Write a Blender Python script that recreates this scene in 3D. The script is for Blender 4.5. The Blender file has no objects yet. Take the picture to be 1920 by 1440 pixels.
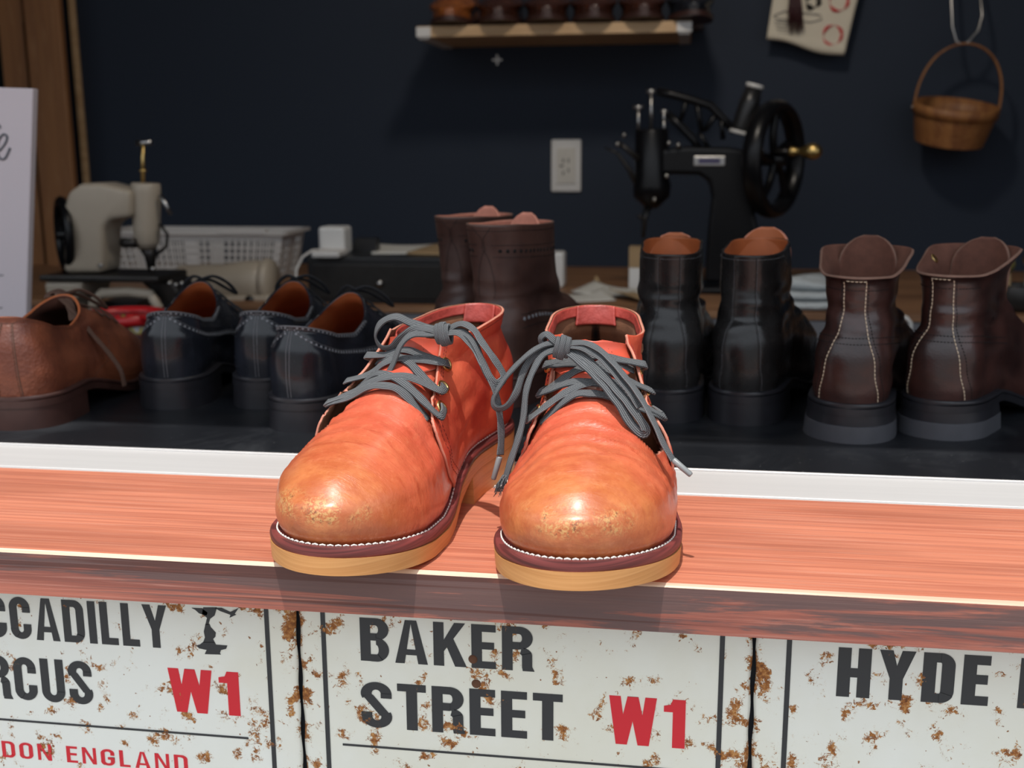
import bpy, math, random
import numpy as np
from mathutils import Vector, Matrix, noise

random.seed(7)
S = bpy.context.scene
COL = S.collection
PI = math.pi

# ------------------------------------------------------------------ camera
F_PX = 2100.0
CAM = np.array([0.0, -0.6045, 0.245])
PITCH, YAW, ROLL = np.radians([12.1, 8.73, -0.31])
FWD = np.array([-np.sin(YAW)*np.cos(PITCH), np.cos(YAW)*np.cos(PITCH), -np.sin(PITCH)])
R0_ = np.array([np.cos(YAW), np.sin(YAW), 0.0])
U0_ = np.cross(R0_, FWD)
RGT = R0_*np.cos(ROLL) + U0_*np.sin(ROLL)
UPV = -R0_*np.sin(ROLL) + U0_*np.cos(ROLL)
cd = bpy.data.cameras.new('camera')
cam = bpy.data.objects.new('camera', cd); COL.objects.link(cam)
M = Matrix(((RGT[0], UPV[0], -FWD[0], CAM[0]), (RGT[1], UPV[1], -FWD[1], CAM[1]),
            (RGT[2], UPV[2], -FWD[2], CAM[2]), (0, 0, 0, 1)))
cam.matrix_world = M
cd.sensor_width = 36.0
cd.lens = F_PX/1920*36.0
cd.clip_start = 0.02
cd.dof.use_dof = True
cd.dof.focus_distance = 0.68
cd.dof.aperture_fstop = 9.5
S.camera = cam

def at(px, py, Y):
    """the place on the photograph's line of sight through (px, py) at depth Y"""
    r = FWD + RGT*(px-960)/F_PX - UPV*(py-720)/F_PX
    return CAM + r*((Y-CAM[1])/r[1])
def on(px, py, z):
    r = FWD + RGT*(px-960)/F_PX - UPV*(py-720)/F_PX
    return CAM + r*((z-CAM[2])/r[2])

# ------------------------------------------------------------------ light
S.view_settings.view_transform = 'Standard'
S.view_settings.look = 'None'
S.view_settings.gamma = 1.0
S.view_settings.use_curve_mapping = False
S.view_settings.exposure = 0.0

w = bpy.data.worlds.new('street_sky'); S.world = w; w.use_nodes = True
nt = w.node_tree; nt.nodes.clear()
wo = nt.nodes.new('ShaderNodeOutputWorld'); bg = nt.nodes.new('ShaderNodeBackground')
tc = nt.nodes.new('ShaderNodeTexCoord'); sx = nt.nodes.new('ShaderNodeSeparateXYZ')
cr = nt.nodes.new('ShaderNodeValToRGB')
cr.color_ramp.elements[0].position = 0.48; cr.color_ramp.elements[0].color = (0.34, 0.33, 0.32, 1)
cr.color_ramp.elements[1].position = 0.70; cr.color_ramp.elements[1].color = (0.84, 0.91, 1.0, 1)
_e = cr.color_ramp.elements.new(0.56); _e.color = (0.26, 0.27, 0.29, 1)
mp = nt.nodes.new('ShaderNodeMapRange'); mp.inputs['From Min'].default_value = -1; mp.inputs['From Max'].default_value = 1
nt.links.new(tc.outputs['Generated'], sx.inputs[0]); nt.links.new(sx.outputs['Z'], mp.inputs['Value'])
nt.links.new(mp.outputs[0], cr.inputs[0]); nt.links.new(cr.outputs[0], bg.inputs['Color'])
bg.inputs['Strength'].default_value = 1.45
nt.links.new(bg.outputs[0], wo.inputs[0])

def light(name, kind, loc, direction, energy, color=(1, 1, 1), **kw):
    ld = bpy.data.lights.new(name, kind); ld.energy = energy; ld.color = color
    for k, v in kw.items(): setattr(ld, k, v)
    o = bpy.data.objects.new(name, ld); COL.objects.link(o); o.location = loc
    o.rotation_euler = Vector(direction).to_track_quat('-Z', 'Y').to_euler()
    return o
# high sun over the street, falling steeply into the window
light('sun', 'SUN', (0, -2, 3), (0.045, 0.265, -0.963), 3.5, (1.0, 0.96, 0.90), angle=math.radians(0.6))
# ceiling lamp of the workshop
light('ceiling_lamp', 'AREA', (-0.05, 0.78, 1.22), (0.0, 0.78, -0.62), 5.2, (1.0, 0.90, 0.78), shape='DISK', size=0.16)

# ------------------------------------------------------------------ helpers
def tag(o, label=None, cat=None, group=None, kind=None):
    if label: o['label'] = label
    if cat: o['category'] = cat
    if group: o['group'] = group
    if kind: o['kind'] = kind
    return o
def empty(name, loc, rz=0.0, label=None, cat=None, group=None):
    o = bpy.data.objects.new(name, None); COL.objects.link(o)
    o.empty_display_size = 0.02
    o.location = loc; o.rotation_euler = (0, 0, rz)
    o.matrix_basis = Matrix.Translation(Vector(loc)) @ Matrix.Rotation(rz, 4, 'Z')
    tag(o, label, cat, group)
    return o
def mesh_obj(name, V, Fc, mats, parent=None, smooth=True, mi=None, uv=None, label=None):
    me = bpy.data.meshes.new(name)
    me.from_pydata([tuple(map(float, v)) for v in V], [], [tuple(f) for f in Fc])
    if not isinstance(mats, (list, tuple)): mats = [mats]
    for m in mats: me.materials.append(m)
    if smooth: me.polygons.foreach_set('use_smooth', [True]*len(me.polygons))
    if mi is not None: me.polygons.foreach_set('material_index', list(mi))
    if uv is not None:
        l = me.uv_layers.new(name='UVMap')
        idx = np.zeros(len(me.loops), dtype=np.int32); me.loops.foreach_get('vertex_index', idx)
        l.data.foreach_set('uv', np.asarray(uv, dtype=np.float32)[idx].ravel())
    me.update()
    o = bpy.data.objects.new(name, me); COL.objects.link(o)
    if parent: o.parent = parent
    if label: o['label'] = label
    return o
def mod_bevel(o, w=0.002, seg=2):
    m = o.modifiers.new('bevel', 'BEVEL'); m.width = w; m.segments = seg; m.limit_method = 'ANGLE'; m.angle_limit = 0.6
    return o

class MB:
    """collects shapes into one mesh"""
    def __init__(s): s.V = []; s.F = []; s.I = []; s.UV = []; s.sm = []
    def add(s, V, F, mi=0, uv=None, sm=True):
        b = len(s.V); s.V += [tuple(map(float, v)) for v in V]
        s.F += [tuple(b+i for i in f) for f in F]; s.I += [mi]*len(F); s.sm += [sm]*len(F)
        s.UV += [tuple(q) for q in uv] if uv is not None else [(0, 0)]*len(V)
        return s
    def box(s, c, d, mi=0, rot=None):
        c = Vector(c); dx, dy, dz = [q/2 for q in d]
        P = [Vector((x, y, z)) for x in (-dx, dx) for y in (-dy, dy) for z in (-dz, dz)]
        if rot is not None: P = [rot @ p for p in P]
        P = [p+c for p in P]
        return s.add(P, [(0, 1, 3, 2), (4, 6, 7, 5), (0, 4, 5, 1), (2, 3, 7, 6), (0, 2, 6, 4), (1, 5, 7, 3)], mi, sm=False)
    def tube(s, pts, r, seg=12, mi=0, cap=True, closed=False):
        pts = [Vector(p) for p in pts]; n = len(pts)
        rs = r if isinstance(r, (list, tuple)) else [r]*n
        V = []; F = []
        prev = None
        for i, p in enumerate(pts):
            a = pts[(i-1) % n] if (i or closed) else p
            b = pts[(i+1) % n] if (i < n-1 or closed) else p
            t = (b-a)
            t = t.normalized() if t.length > 1e-9 else Vector((0, 0, 1))
            if prev is None:
                u = t.orthogonal().normalized()
            else:
                u = prev - t*prev.dot(t); u = u.normalized() if u.length > 1e-6 else t.orthogonal().normalized()
            prev = u; v = t.cross(u)
            for k in range(seg):
                an = 2*PI*k/seg
                V.append(p + (u*math.cos(an) + v*math.sin(an))*rs[i])
        m = n if closed else n-1
        for i in range(m):
            j = (i+1) % n
            for k in range(seg):
                F.append((i*seg+k, i*seg+(k+1) % seg, j*seg+(k+1) % seg, j*seg+k))
        if cap and not closed:
            F.append(tuple(range(seg-1, -1, -1))); F.append(tuple((n-1)*seg+k for k in range(seg)))
        return s.add(V, F, mi)
    def lathe(s, prof, base, axis=(0, 0, 1), seg=32, mi=0):
        """prof: list of (radius, height along axis)"""
        ax = Vector(axis).normalized(); base = Vector(base)
        u = ax.orthogonal().normalized(); v = ax.cross(u)
        V = []; F = []; n = len(prof)
        for (r, h) in prof:
            for k in range(seg):
                an = 2*PI*k/seg
                V.append(base + ax*h + (u*math.cos(an)+v*math.sin(an))*max(r, 1e-5))
        for i in range(n-1):
            for k in range(seg):
                F.append((i*seg+k, i*seg+(k+1) % seg, (i+1)*seg+(k+1) % seg, (i+1)*seg+k))
        return s.add(V, F, mi)
    def grid(s, P, closed_u=False, mi=0, flip=False):
        P = np.asarray(P); r, c = P.shape[:2]
        V = P.reshape(-1, 3); F = []
        for i in range(r-1):
            for j in range(c if closed_u else c-1):
                k = (j+1) % c
                q = (i*c+j, i*c+k, (i+1)*c+k, (i+1)*c+j)
                F.append(q[::-1] if flip else q)
        return s.add(V, F, mi)
    def prism(s, poly, a, b, mi=0):
        """poly: 2-D points; a, b: functions (x, y) -> 3-D point for the two faces"""
        n = len(poly)
        V = [a(*p) for p in poly] + [b(*p) for p in poly]
        F = [tuple(range(n)), tuple(range(2*n-1, n-1, -1))]
        F += [(i, n+i, n+(i+1) % n, (i+1) % n) for i in range(n)]
        return s.add(V, F, mi, sm=False)
    def build(s, name, mats, parent=None, label=None):
        o = mesh_obj(name, s.V, s.F, mats, parent, False, s.I, s.UV, label)
        o.data.polygons.foreach_set('use_smooth', s.sm)
        return o

def catmull(P, n, closed=False):
    """P: (k, ...) control points -> n samples"""
    P = np.asarray(P, float); k = len(P)
    out = []
    m = k if closed else k-1
    for i in range(n):
        t = i/(n if closed else n-1)*m
        a = min(int(t), m-1) if not closed else int(t) % k
        f = t-int(t) if (closed or t < m) else 1.0
        if closed: p0, p1, p2, p3 = P[(a-1) % k], P[a], P[(a+1) % k], P[(a+2) % k]
        else:
            p1, p2 = P[a], P[a+1]
            p0 = P[a-1] if a > 0 else 2*p1-p2
            p3 = P[a+2] if a+2 < k else 2*p2-p1
        out.append(0.5*((2*p1)+(-p0+p2)*f+(2*p0-5*p1+4*p2-p3)*f*f+(-p0+3*p1-3*p2+p3)*f**3))
    return np.array(out)
def lerp_tab(tab, y):
    tab = np.asarray(tab, float)
    return np.interp(y, tab[:, 0], tab[:, 1])
def sstep(a, b, x):
    t = np.clip((np.asarray(x, float)-a)/(b-a), 0, 1); return t*t*(3-2*t)

# ------------------------------------------------------------------ materials
MATS = {}
class NT:
    def __init__(s, name, base=(0.5, 0.5, 0.5), rough=0.5, metal=0.0, **kw):
        m = bpy.data.materials.new(name); m.use_nodes = True; s.m = m
        s.t = m.node_tree; s.b = s.t.nodes['Principled BSDF']
        s.set('Base Color', (*base, 1)); s.set('Roughness', rough); s.set('Metallic', metal)
        for k, v in kw.items(): s.set(k, v)
        s.tc = s.n('ShaderNodeTexCoord')
        MATS[name] = m
    def n(s, typ, **kw):
        nd = s.t.nodes.new(typ)
        for k, v in kw.items(): setattr(nd, k, v)
        return nd
    def set(s, k, v): s.b.inputs[k].default_value = v
    def l(s, a, b): s.t.links.new(a, b)
    def noise(s, scale, detail=3.0, vec=None, rough=0.5, stretch=None, coord='Object', dist=0.0):
        nd = s.n('ShaderNodeTexNoise'); nd.inputs['Scale'].default_value = scale
        nd.inputs['Detail'].default_value = detail; nd.inputs['Roughness'].default_value = rough
        nd.inputs['Distortion'].default_value = dist
        src = vec or s.tc.outputs[coord]
        if stretch:
            mp = s.n('ShaderNodeMapping'); mp.inputs['Scale'].default_value = stretch
            s.l(src, mp.inputs[0]); src = mp.outputs[0]
        s.l(src, nd.inputs['Vector']); return nd.outputs['Fac']
    def ramp(s, fac, stops):
        nd = s.n('ShaderNodeValToRGB'); e = nd.color_ramp.elements
        while len(e) < len(stops): e.new(0.5)
        for q, (p, c) in zip(e, stops):
            q.position = p; q.color = (*c, 1) if len(c) == 3 else c
        s.l(fac, nd.inputs[0]); return nd.outputs[0]
    def mix(s, fac, a, b):
        nd = s.n('ShaderNodeMix', data_type='RGBA')
        for i, v in ((0, fac), (6, a), (7, b)):
            if isinstance(v, (int, float)): nd.inputs[i].default_value = v
            elif isinstance(v, tuple): nd.inputs[i].default_value = (*v, 1)
            else: s.l(v, nd.inputs[i])
        return nd.outputs[2]
    def math(s, op, a, b=0.0, c=None, clamp=False):
        nd = s.n('ShaderNodeMath', operation=op); nd.use_clamp = clamp
        for i, v in enumerate((a, b, c)):
            if v is None: continue
            if isinstance(v, (int, float)): nd.inputs[i].default_value = v
            else: s.l(v, nd.inputs[i])
        return nd.outputs[0]
    def mr(s, v, a, b, c=0.0, d=1.0):
        nd = s.n('ShaderNodeMapRange'); nd.interpolation_type = 'SMOOTHSTEP'
        s.l(v, nd.inputs[0])
        for i, q in enumerate((a, b, c, d)): nd.inputs[i+1].default_value = q
        return nd.outputs[0]
    def xyz(s, coord='Object'):
        nd = s.n('ShaderNodeSeparateXYZ'); s.l(s.tc.outputs[coord], nd.inputs[0]); return nd.outputs
    def col(s, c): s.l(c, s.b.inputs['Base Color'])
    def bump(s, h, strength=0.3, dist=0.001):
        nd = s.n('ShaderNodeBump'); nd.inputs['Strength'].default_value = strength
        nd.inputs['Distance'].default_value = dist
        if s.b.inputs['Normal'].is_linked:
            s.l(s.b.inputs['Normal'].links[0].from_socket, nd.inputs['Normal'])
        s.l(h, nd.inputs['Height']); s.l(nd.outputs[0], s.b.inputs['Normal'])

def simple(name, base, rough=0.5, metal=0.0, var=0.0, vs=40.0, bump=0.0, bs=300.0, bd=0.0005, **kw):
    k = NT(name, base, rough, metal, **kw)
    if var:
        k.col(k.mix(k.noise(vs, 4), tuple(c*(1-var) for c in base), tuple(min(1, c*(1+var)) for c in base)))
    if bump: k.bump(k.noise(bs, 3), bump, bd)
    return k.m

def leather(name, base, dark, rough=0.35, grain=420, gs=0.25, var_scale=18, spec=0.5, coat=0.0, crack=False):
    k = NT(name, base, rough)
    k.set('Specular IOR Level', spec)
    if coat: k.set('Coat Weight', coat); k.set('Coat Roughness', 0.18)
    k.col(k.mix(k.mr(k.noise(var_scale, 5, rough=0.6), 0.35, 0.7), dark, base))
    k.l(k.math('MULTIPLY_ADD', k.noise(60, 4), 0.25, rough-0.1), k.b.inputs['Roughness'])
    v = k.n('ShaderNodeTexVoronoi'); v.inputs['Scale'].default_value = grain; k.l(k.tc.outputs['Object'], v.inputs['Vector'])
    k.bump(v.outputs['Distance'], gs, 0.0006)
    k.bump(k.noise(90, 5, rough=0.6), 0.18, 0.0015)
    return k.m

# red-orange chukka leather: tan worn toe, scuffed tip, redder quarters
def orange_leather():
    k = NT('orange_leather', rough=0.34)
    X, Y, Z = k.xyz()[:3]
    big = k.noise(22, 5, rough=0.6)
    fine = k.noise(240, 4, rough=0.7)
    toe = k.mr(k.math('MULTIPLY_ADD', big, 0.06, Y), 0.145, 0.02)
    red = k.mix(k.mr(big, 0.35, 0.7), (0.60, 0.088, 0.046), (0.73, 0.145, 0.075))
    tan = k.mix(k.mr(k.noise(35, 5, rough=0.65), 0.38, 0.62), (0.50, 0.130, 0.038), (0.64, 0.215, 0.068))
    c = k.mix(toe, red, tan)
    # streaks that follow the creases of the vamp
    st = k.noise(30, 5, rough=0.65, stretch=(1.0, 5.0, 2.0), dist=0.6)
    sm = k.math('MULTIPLY', k.mr(st, 0.56, 0.68), k.math('MULTIPLY', k.mr(Y, 0.03, 0.06), k.mr(Y, 0.16, 0.12)))
    c = k.mix(k.math('MULTIPLY', sm, 0.55), c, (0.42, 0.055, 0.02))
    ft_ = k.noise(150, 6, rough=0.7)
    c = k.mix(k.math('MULTIPLY', k.mr(ft_, 0.50, 0.70), 0.30), c, (0.42, 0.075, 0.028))
    c = k.mix(k.math('MULTIPLY', k.mr(ft_, 0.48, 0.30), 0.22), c, (0.86, 0.34, 0.16))
    # scuffed band low on the toe
    band = k.math('MULTIPLY', k.mr(Y, 0.032, 0.012), k.math('MULTIPLY', k.mr(Z, 0.036, 0.043), k.mr(Z, 0.058, 0.048)))
    band = k.math('MULTIPLY', band, k.mr(k.noise(48, 3), 0.38, 0.52))
    sc = k.mr(k.noise(480, 4, rough=0.75, dist=1.0), 0.47, 0.56)
    c = k.mix(k.math('MULTIPLY', band, sc), c, (0.66, 0.36, 0.13))
    dk = k.math('MULTIPLY', band, k.mr(k.noise(330, 4, rough=0.75), 0.56, 0.63))
    c = k.mix(k.math('MULTIPLY', dk, 0.8), c, (0.16, 0.05, 0.02))
    # dark rubbed patches low at the sides of the ball
    rb = k.math('MULTIPLY', k.mr(Z, 0.055, 0.025), k.mr(k.noise(55, 5, rough=0.7), 0.55, 0.68))
    c = k.mix(k.math('MULTIPLY', rb, 0.45), c, (0.30, 0.08, 0.03))
    k.col(c)
    k.l(k.math('MULTIPLY_ADD', fine, 0.25, 0.26), k.b.inputs['Roughness'])
    k.set('Coat Weight', 0.5); k.set('Coat Roughness', 0.27)
    v = k.n('ShaderNodeTexVoronoi'); v.inputs['Scale'].default_value = 900; k.l(k.tc.outputs['Object'], v.inputs['Vector'])
    k.bump(v.outputs['Distance'], 0.10, 0.0004)
    k.bump(k.noise(170, 5, rough=0.65, stretch=(1.0, 2.2, 1.4)), 0.22, 0.0009)
    k.bump(st, 0.45, 0.0018)
    k.bump(k.math('MULTIPLY', band, sc), 0.25, 0.0005)
    return k.m
M_ORANGE = orange_leather()
def orange_rough():
    k = NT('orange_quarter_leather', rough=0.42)
    big = k.noise(26, 5, rough=0.6)
    c = k.mix(k.mr(big, 0.35, 0.65), (0.56, 0.068, 0.038), (0.74, 0.145, 0.070))
    f = k.mr(k.noise(260, 4, rough=0.7), 0.55, 0.66)
    X, Y, Z = k.xyz()[:3]
    c = k.mix(k.math('MULTIPLY', f, k.mr(Z, 0.05, 0.11, 0.05, 0.45)), c, (0.50, 0.11, 0.045))
    k.col(c)
    k.bump(k.noise(230, 4, rough=0.6), 0.35, 0.0010)
    k.bump(k.noise(60, 4, rough=0.6), 0.25, 0.0020)
    return k.m
M_ORANGEQ = orange_rough()
M_TONGUE = simple('red_tongue_leather', (0.66, 0.10, 0.055), 0.38, var=0.2, vs=40, bump=0.15)
M_EDGE = simple('raw_leather_edge', (0.62, 0.25, 0.17), 0.7, var=0.25, vs=160, bump=0.3)
M_FLESH = simple('brown_flesh_lining', (0.20, 0.085, 0.042), 0.9, var=0.35, vs=120, bump=0.5, bs=700)
M_PULL = simple('dark_red_heel_pull', (0.42, 0.060, 0.045), 0.45, var=0.4, vs=90, bump=0.5, bs=150, bd=0.002)
def layered(name, c1, c2, scale, rough=0.55):
    k = NT(name, c1, rough)
    X, Y, Z = k.xyz()[:3]
    s_ = k.noise(9, 4, stretch=(1, 1, scale), rough=0.6)
    k.col(k.mix(k.mr(s_, 0.35, 0.65), c1, c2)); k.bump(s_, 0.2, 0.0006)
    return k.m
M_SOLE = layered('tan_sole_rubber', (0.60, 0.27, 0.085), (0.70, 0.34, 0.12), 60)
M_WELT = layered('burgundy_welt_leather', (0.10, 0.022, 0.020), (0.24, 0.05, 0.045), 60)
M_WSTITCH = simple('white_welt_stitching', (0.80, 0.78, 0.72), 0.7)
M_RSTITCH = simple('dark_red_stitching', (0.20, 0.02, 0.015), 0.7)
def lace_mat(name, c1, c2):
    k = NT(name, c1, 0.75)
    sep = k.n('ShaderNodeSeparateXYZ'); k.l(k.tc.outputs['UV'], sep.inputs[0])
    wv = k.math('SINE', k.math('MULTIPLY', sep.outputs[0], 2*PI*5))
    wl = k.math('SINE', k.math('ADD', k.math('MULTIPLY', sep.outputs[1], 2*PI*1100), k.math('MULTIPLY', sep.outputs[0], 2*PI*3)))
    h = k.math('ADD', k.math('MULTIPLY', wv, 0.6), k.math('MULTIPLY', wl, 0.4))
    k.col(k.mix(k.mr(h, -0.7, 0.8), c2, c1)); k.bump(h, 0.6, 0.0004)
    return k.m
M_LACE = lace_mat('grey_woven_lace', (0.205, 0.213, 0.220), (0.026, 0.030, 0.034))
M_BLACE = lace_mat('black_lace', (0.022, 0.024, 0.03), (0.006, 0.006, 0.008))
M_BRLACE = lace_mat('brown_lace', (0.14, 0.07, 0.045), (0.05, 0.025, 0.015))
M_BRASS = simple('aged_brass', (0.60, 0.42, 0.16), 0.35, 1.0, var=0.2, vs=60)
M_AGLET = simple('grey_aglet_plastic', (0.24, 0.25, 0.25), 0.35)
M_BLACKL = leather('black_polished_leather', (0.020, 0.023, 0.032), (0.008, 0.009, 0.012), 0.22, 900, 0.04, spec=0.38, coat=0.14)
M_BLACKB = leather('black_boot_leather', (0.022, 0.021, 0.021), (0.009, 0.0085, 0.0085), 0.24, 700, 0.05, spec=0.38, coat=0.10)
M_BROWNG = leather('brown_grain_leather', (0.235, 0.072, 0.034), (0.110, 0.032, 0.018), 0.42, 330, 0.55)
M_DKBROWN = leather('dark_brown_boot_leather', (0.062, 0.024, 0.019), (0.020, 0.009, 0.008), 0.30, 600, 0.12, spec=0.55, coat=0.1)
M_TALLBR = leather('dull_brown_boot_leather', (0.082, 0.040, 0.030), (0.045, 0.020, 0.016), 0.45, 600, 0.12)
M_TANLIN = simple('tan_leather_lining', (0.42, 0.115, 0.035), 0.55, var=0.3, vs=60)
M_DKLIN = simple('brown_suede_lining', (0.13, 0.05, 0.032), 0.85, var=0.4, vs=150, bump=0.4, bs=700)
M_BLKSOLE = simple('black_sole_edge', (0.016, 0.016, 0.020), 0.38, var=0.3, vs=90)
M_GRYSOLE = simple('grey_rubber_heel', (0.060, 0.062, 0.072), 0.55, var=0.15, vs=90)
M_BRSOLE = simple('dark_brown_sole_edge', (0.050, 0.022, 0.018), 0.42, var=0.3, vs=60)
M_CREAMST = simple('cream_stitching', (0.62, 0.50, 0.36), 0.7)
M_GREYST = simple('grey_stitching', (0.14, 0.14, 0.15), 0.6)
M_DKST = simple('black_stitching', (0.006, 0.005, 0.005), 0.7)
M_PUNCH = simple('punched_hole_glint', (0.22, 0.23, 0.25), 0.4)  # light grey paints in the reflection of the punched holes
M_PUNCHD = simple('dark_punched_holes', (0.004, 0.003, 0.003), 0.9)

# ------------------------------------------------------------------ shoe surfaces
PM = [(0, .044), (.03, .0505), (.07, .0555), (.10, .0530), (.15, .0400), (.20, .0345), (.25, .0345), (.30, .0335)]
PL = [(0, .041), (.03, .0480), (.07, .0555), (.10, .0570), (.13, .0545), (.17, .0465), (.20, .0400), (.25, .0365), (.30, .0345)]
def cap(t, p):
    t = np.clip(t, 0, 1); return np.power(np.maximum(0, 1-np.power(1-t, p)), 1/p)

class Foot:
    """one shoe: local x towards the medial side (m=+1) or mirrored, y from toe to heel, z up"""
    def __init__(s, m=1, L=0.298, wk=1.0, spring=0.010, plate=0.011, welt=0.006, heel=0.020, taf=0.062, hb=0.185, hwk=1.0):
        s.m = m; s.L = L; s.wk = wk; s.spring = spring; s.plate = plate; s.welt = welt; s.heel = heel
        s.taf = taf; s.hb = hb; s.hwk = hwk
    def base(s, y):               # underside of the sole plate
        y = np.asarray(y, float)
        return s.spring*np.power(np.clip(1-y/0.10, 0, 1), 1.6) + s.heel*sstep(0.115, s.hb+0.012, y)
    def top(s, y): return s.base(y) + s.plate + s.welt     # feather line of the upper
    def wid(s, y, side, off=0.0, yf=0.0, yb=None, af=None, ab=0.042, pf=2.15, pb=2.1):
        yb = s.L if yb is None else yb; af = s.taf if af is None else af
        y = np.asarray(y, float)
        k = (lerp_tab(PM, y*0.298/s.L) if side > 0 else lerp_tab(PL, y*0.298/s.L))*s.wk
        k = k*(1+(s.hwk-1)*sstep(.18, .24, y))
        return (k+off)*cap((y-yf)/af, pf)*cap((yb-y)/ab, pb)
    def xc(s, y): return 0.009*np.exp(-np.asarray(y, float)/0.045)
    def ys(s, n, yf, yb):
        t = np.arange(n+1)/n
        return yf+(yb-yf)*(1-np.cos(PI*t))/2
    def outline(s, off, n=70, yf=None, yb=None):
        yf = -off*0 + (0 - 0) if yf is None else yf
        y0 = 0.006*0 - off if yf == 0 else yf
        ya, yz = (0.0-off if yf == 0 else yf), (s.L+off if yb is None else yb)
        y = s.ys(n, ya, yz)
        a = s.wid(y, 1, off, ya, yz); b = s.wid(y, -1, off, ya, yz)
        return y, s.m*(s.xc(y)+a), s.m*(s.xc(y)-b)
    def slab(s, name, off, zt, zb, mat, parent, off2=None, ycut=None, n=70, bulge=0.0, label=None):
        """sole layer between heights zb(y) and zt(y); ycut keeps only the heel end"""
        y, xa, xb = s.outline(off, n, 0)
        y2, xa2, xb2 = s.outline(off if off2 is None else off2, n, 0)
        if ycut is not None:
            yy = np.linspace(ycut, s.L+off, n+1); yy = ycut+(s.L+off-ycut)*np.sin(np.linspace(0, PI/2, n+1))
            def w_(o, e):
                t = yy if e == 0 else yy
                return s.m*(s.xc(t)+s.wid(t, 1, o, -o, s.L+off)), s.m*(s.xc(t)-s.wid(t, -1, o, -o, s.L+off))
            (xa, xb), (xa2, xb2) = w_(off, 0), w_(off if off2 is None else off2, 1)
            y = y2 = yy
        lev = [(0, 0.0), (.12, .0), (.5, 0), (.88, .0), (1, .0)] if not bulge else [(0, -.0008), (.15, 0), (.5, bulge), (.85, 0), (1, -.0008)]
        V = []; F = []
        N = len(y); ring = []
        for (t, e) in lev:
            row = []
            for j in range(N):
                x = xa[j]*(1-t)+xa2[j]*t; z = zt(y[j])*(1-t)+zb(y[j])*t
                row.append((x+s.m*e, y[j], z))
            for j in range(N-1, -1, -1):
                x = xb[j]*(1-t)+xb2[j]*t; z = zt(y[j])*(1-t)+zb(y[j])*t
                row.append((x-s.m*e, y[j], z))
            ring.append(row)
        R = 2*N
        for row in ring: V += row
        for i in range(len(ring)-1):
            for j in range(R):
                k = (j+1) % R
                F.append((i*R+j, i*R+k, (i+1)*R+k, (i+1)*R+j))
        for (b, fl) in ((0, False), ((len(ring)-1)*R, True)):
            for j in range(N-1):
                q = (b+j, b+j+1, b+R-2-j, b+R-1-j)
                F.append(q if fl else q[::-1])
        if s.m < 0: F = [f[::-1] for f in F]
        o = mesh_obj(name, V, F, mat, parent, label=label)
        try:
            o.data.set_sharp_from_angle(angle=0.9)
        except Exception: pass
        return o
    def ring(s, d, n):
        yf, yb = d['yf'], d['yb']; y = s.ys(n, yf, yb)
        res = []
        for side in (1, -1):
            if 'w' in d:
                T = np.asarray(d['w'], float)
                wv = np.interp(y, T[:, 0], T[:, 1 if side > 0 else 2])
                x = wv*cap((y-yf)/d.get('af', .05), d.get('pf', 2.0))*cap((yb-y)/d.get('ab', .034), d.get('pb', 2.2))
            else:
                x = s.wid(y, side, d['off'], yf, yb, d.get('af'), d.get('ab', .034))
            res.append(x)
        z = lerp_tab(d['z'], y) if 'z' in d else s.top(y)+lerp_tab(d['rz'], y)
        if 'z' in d:
            yy = np.linspace(yf-.05, yb+.05, 400); zz = lerp_tab(d['z'], np.clip(yy, yf, yb)); kk = np.exp(-np.linspace(-2.2, 2.2, 2*d.get('sm', 16)+1)**2); kk /= kk.sum()
            zz = np.convolve(np.pad(zz, len(kk)//2, mode='edge'), kk, 'valid'); z = np.interp(y, yy, zz)
        c = s.xc(y)*d.get('c', 1.0) + d.get('cx', 0.0)
        Pa = np.stack([s.m*(c+res[0]), y, z], 1); Pb = np.stack([s.m*(c-res[1]), y, z], 1)
        return np.concatenate([Pa, Pb[-2:0:-1]], 0)        # front -> medial -> back -> lateral
    def surface(s, rings, rows=90, n=64, disp=None):
        C = np.array([s.ring(d, n) for d in rings])
        P = catmull(C, rows)
        s.P = P; s.n = n; s.M = 2*n
        s.normals()
        if disp is not None:
            D = disp(s, P); s.P = P + s.N*D[..., None]; s.normals()
        return s.P
    def normals(s):
        P = s.P
        du = np.roll(P, -1, 1)-np.roll(P, 1, 1); dv = np.gradient(P, axis=0)
        N = np.cross(du, dv)*s.m; N /= np.maximum(np.linalg.norm(N, axis=2, keepdims=True), 1e-12)
        s.N = N
    def pt(s, a, v, off=0.0):
        """a: loop position 0..1 (0 front, .5 back; <.5 medial), v: 0..1 bottom to top"""
        A = (a % 1.0)*s.M; i = int(A) % s.M; f = A-int(A); j = (i+1) % s.M
        B = max(0.0, min(1.0, v))*(len(s.P)-1); r = min(int(B), len(s.P)-2); g = B-r
        def q(X): return ((X[r, i]*(1-f)+X[r, j]*f)*(1-g)+(X[r+1, i]*(1-f)+X[r+1, j]*f)*g)
        nn = q(s.N); nn /= max(np.linalg.norm(nn), 1e-9)
        return q(s.P)+nn*off, nn
    def a_at(s, v, y, side):
        """loop position where the row v reaches y on one side"""
        B = max(0.0, min(1.0, v))*(len(s.P)-1); r = min(int(B), len(s.P)-2); g = B-r
        row = s.P[r]*(1-g)+s.P[r+1]*g
        h = s.n
        if side > 0: ys = row[:h+1, 1]; return np.interp(y, ys, np.arange(h+1))/s.M
        ys = np.concatenate([row[h:, 1], row[:1, 1]])[::-1]
        return 1-np.interp(y, ys, np.arange(h+1))/s.M
    def v_at(s, a, z):
        """row where the column a reaches height z"""
        best = min(range(0, 101), key=lambda i: abs(s.pt(a, i/100)[0][2]-z)); return best/100
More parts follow.
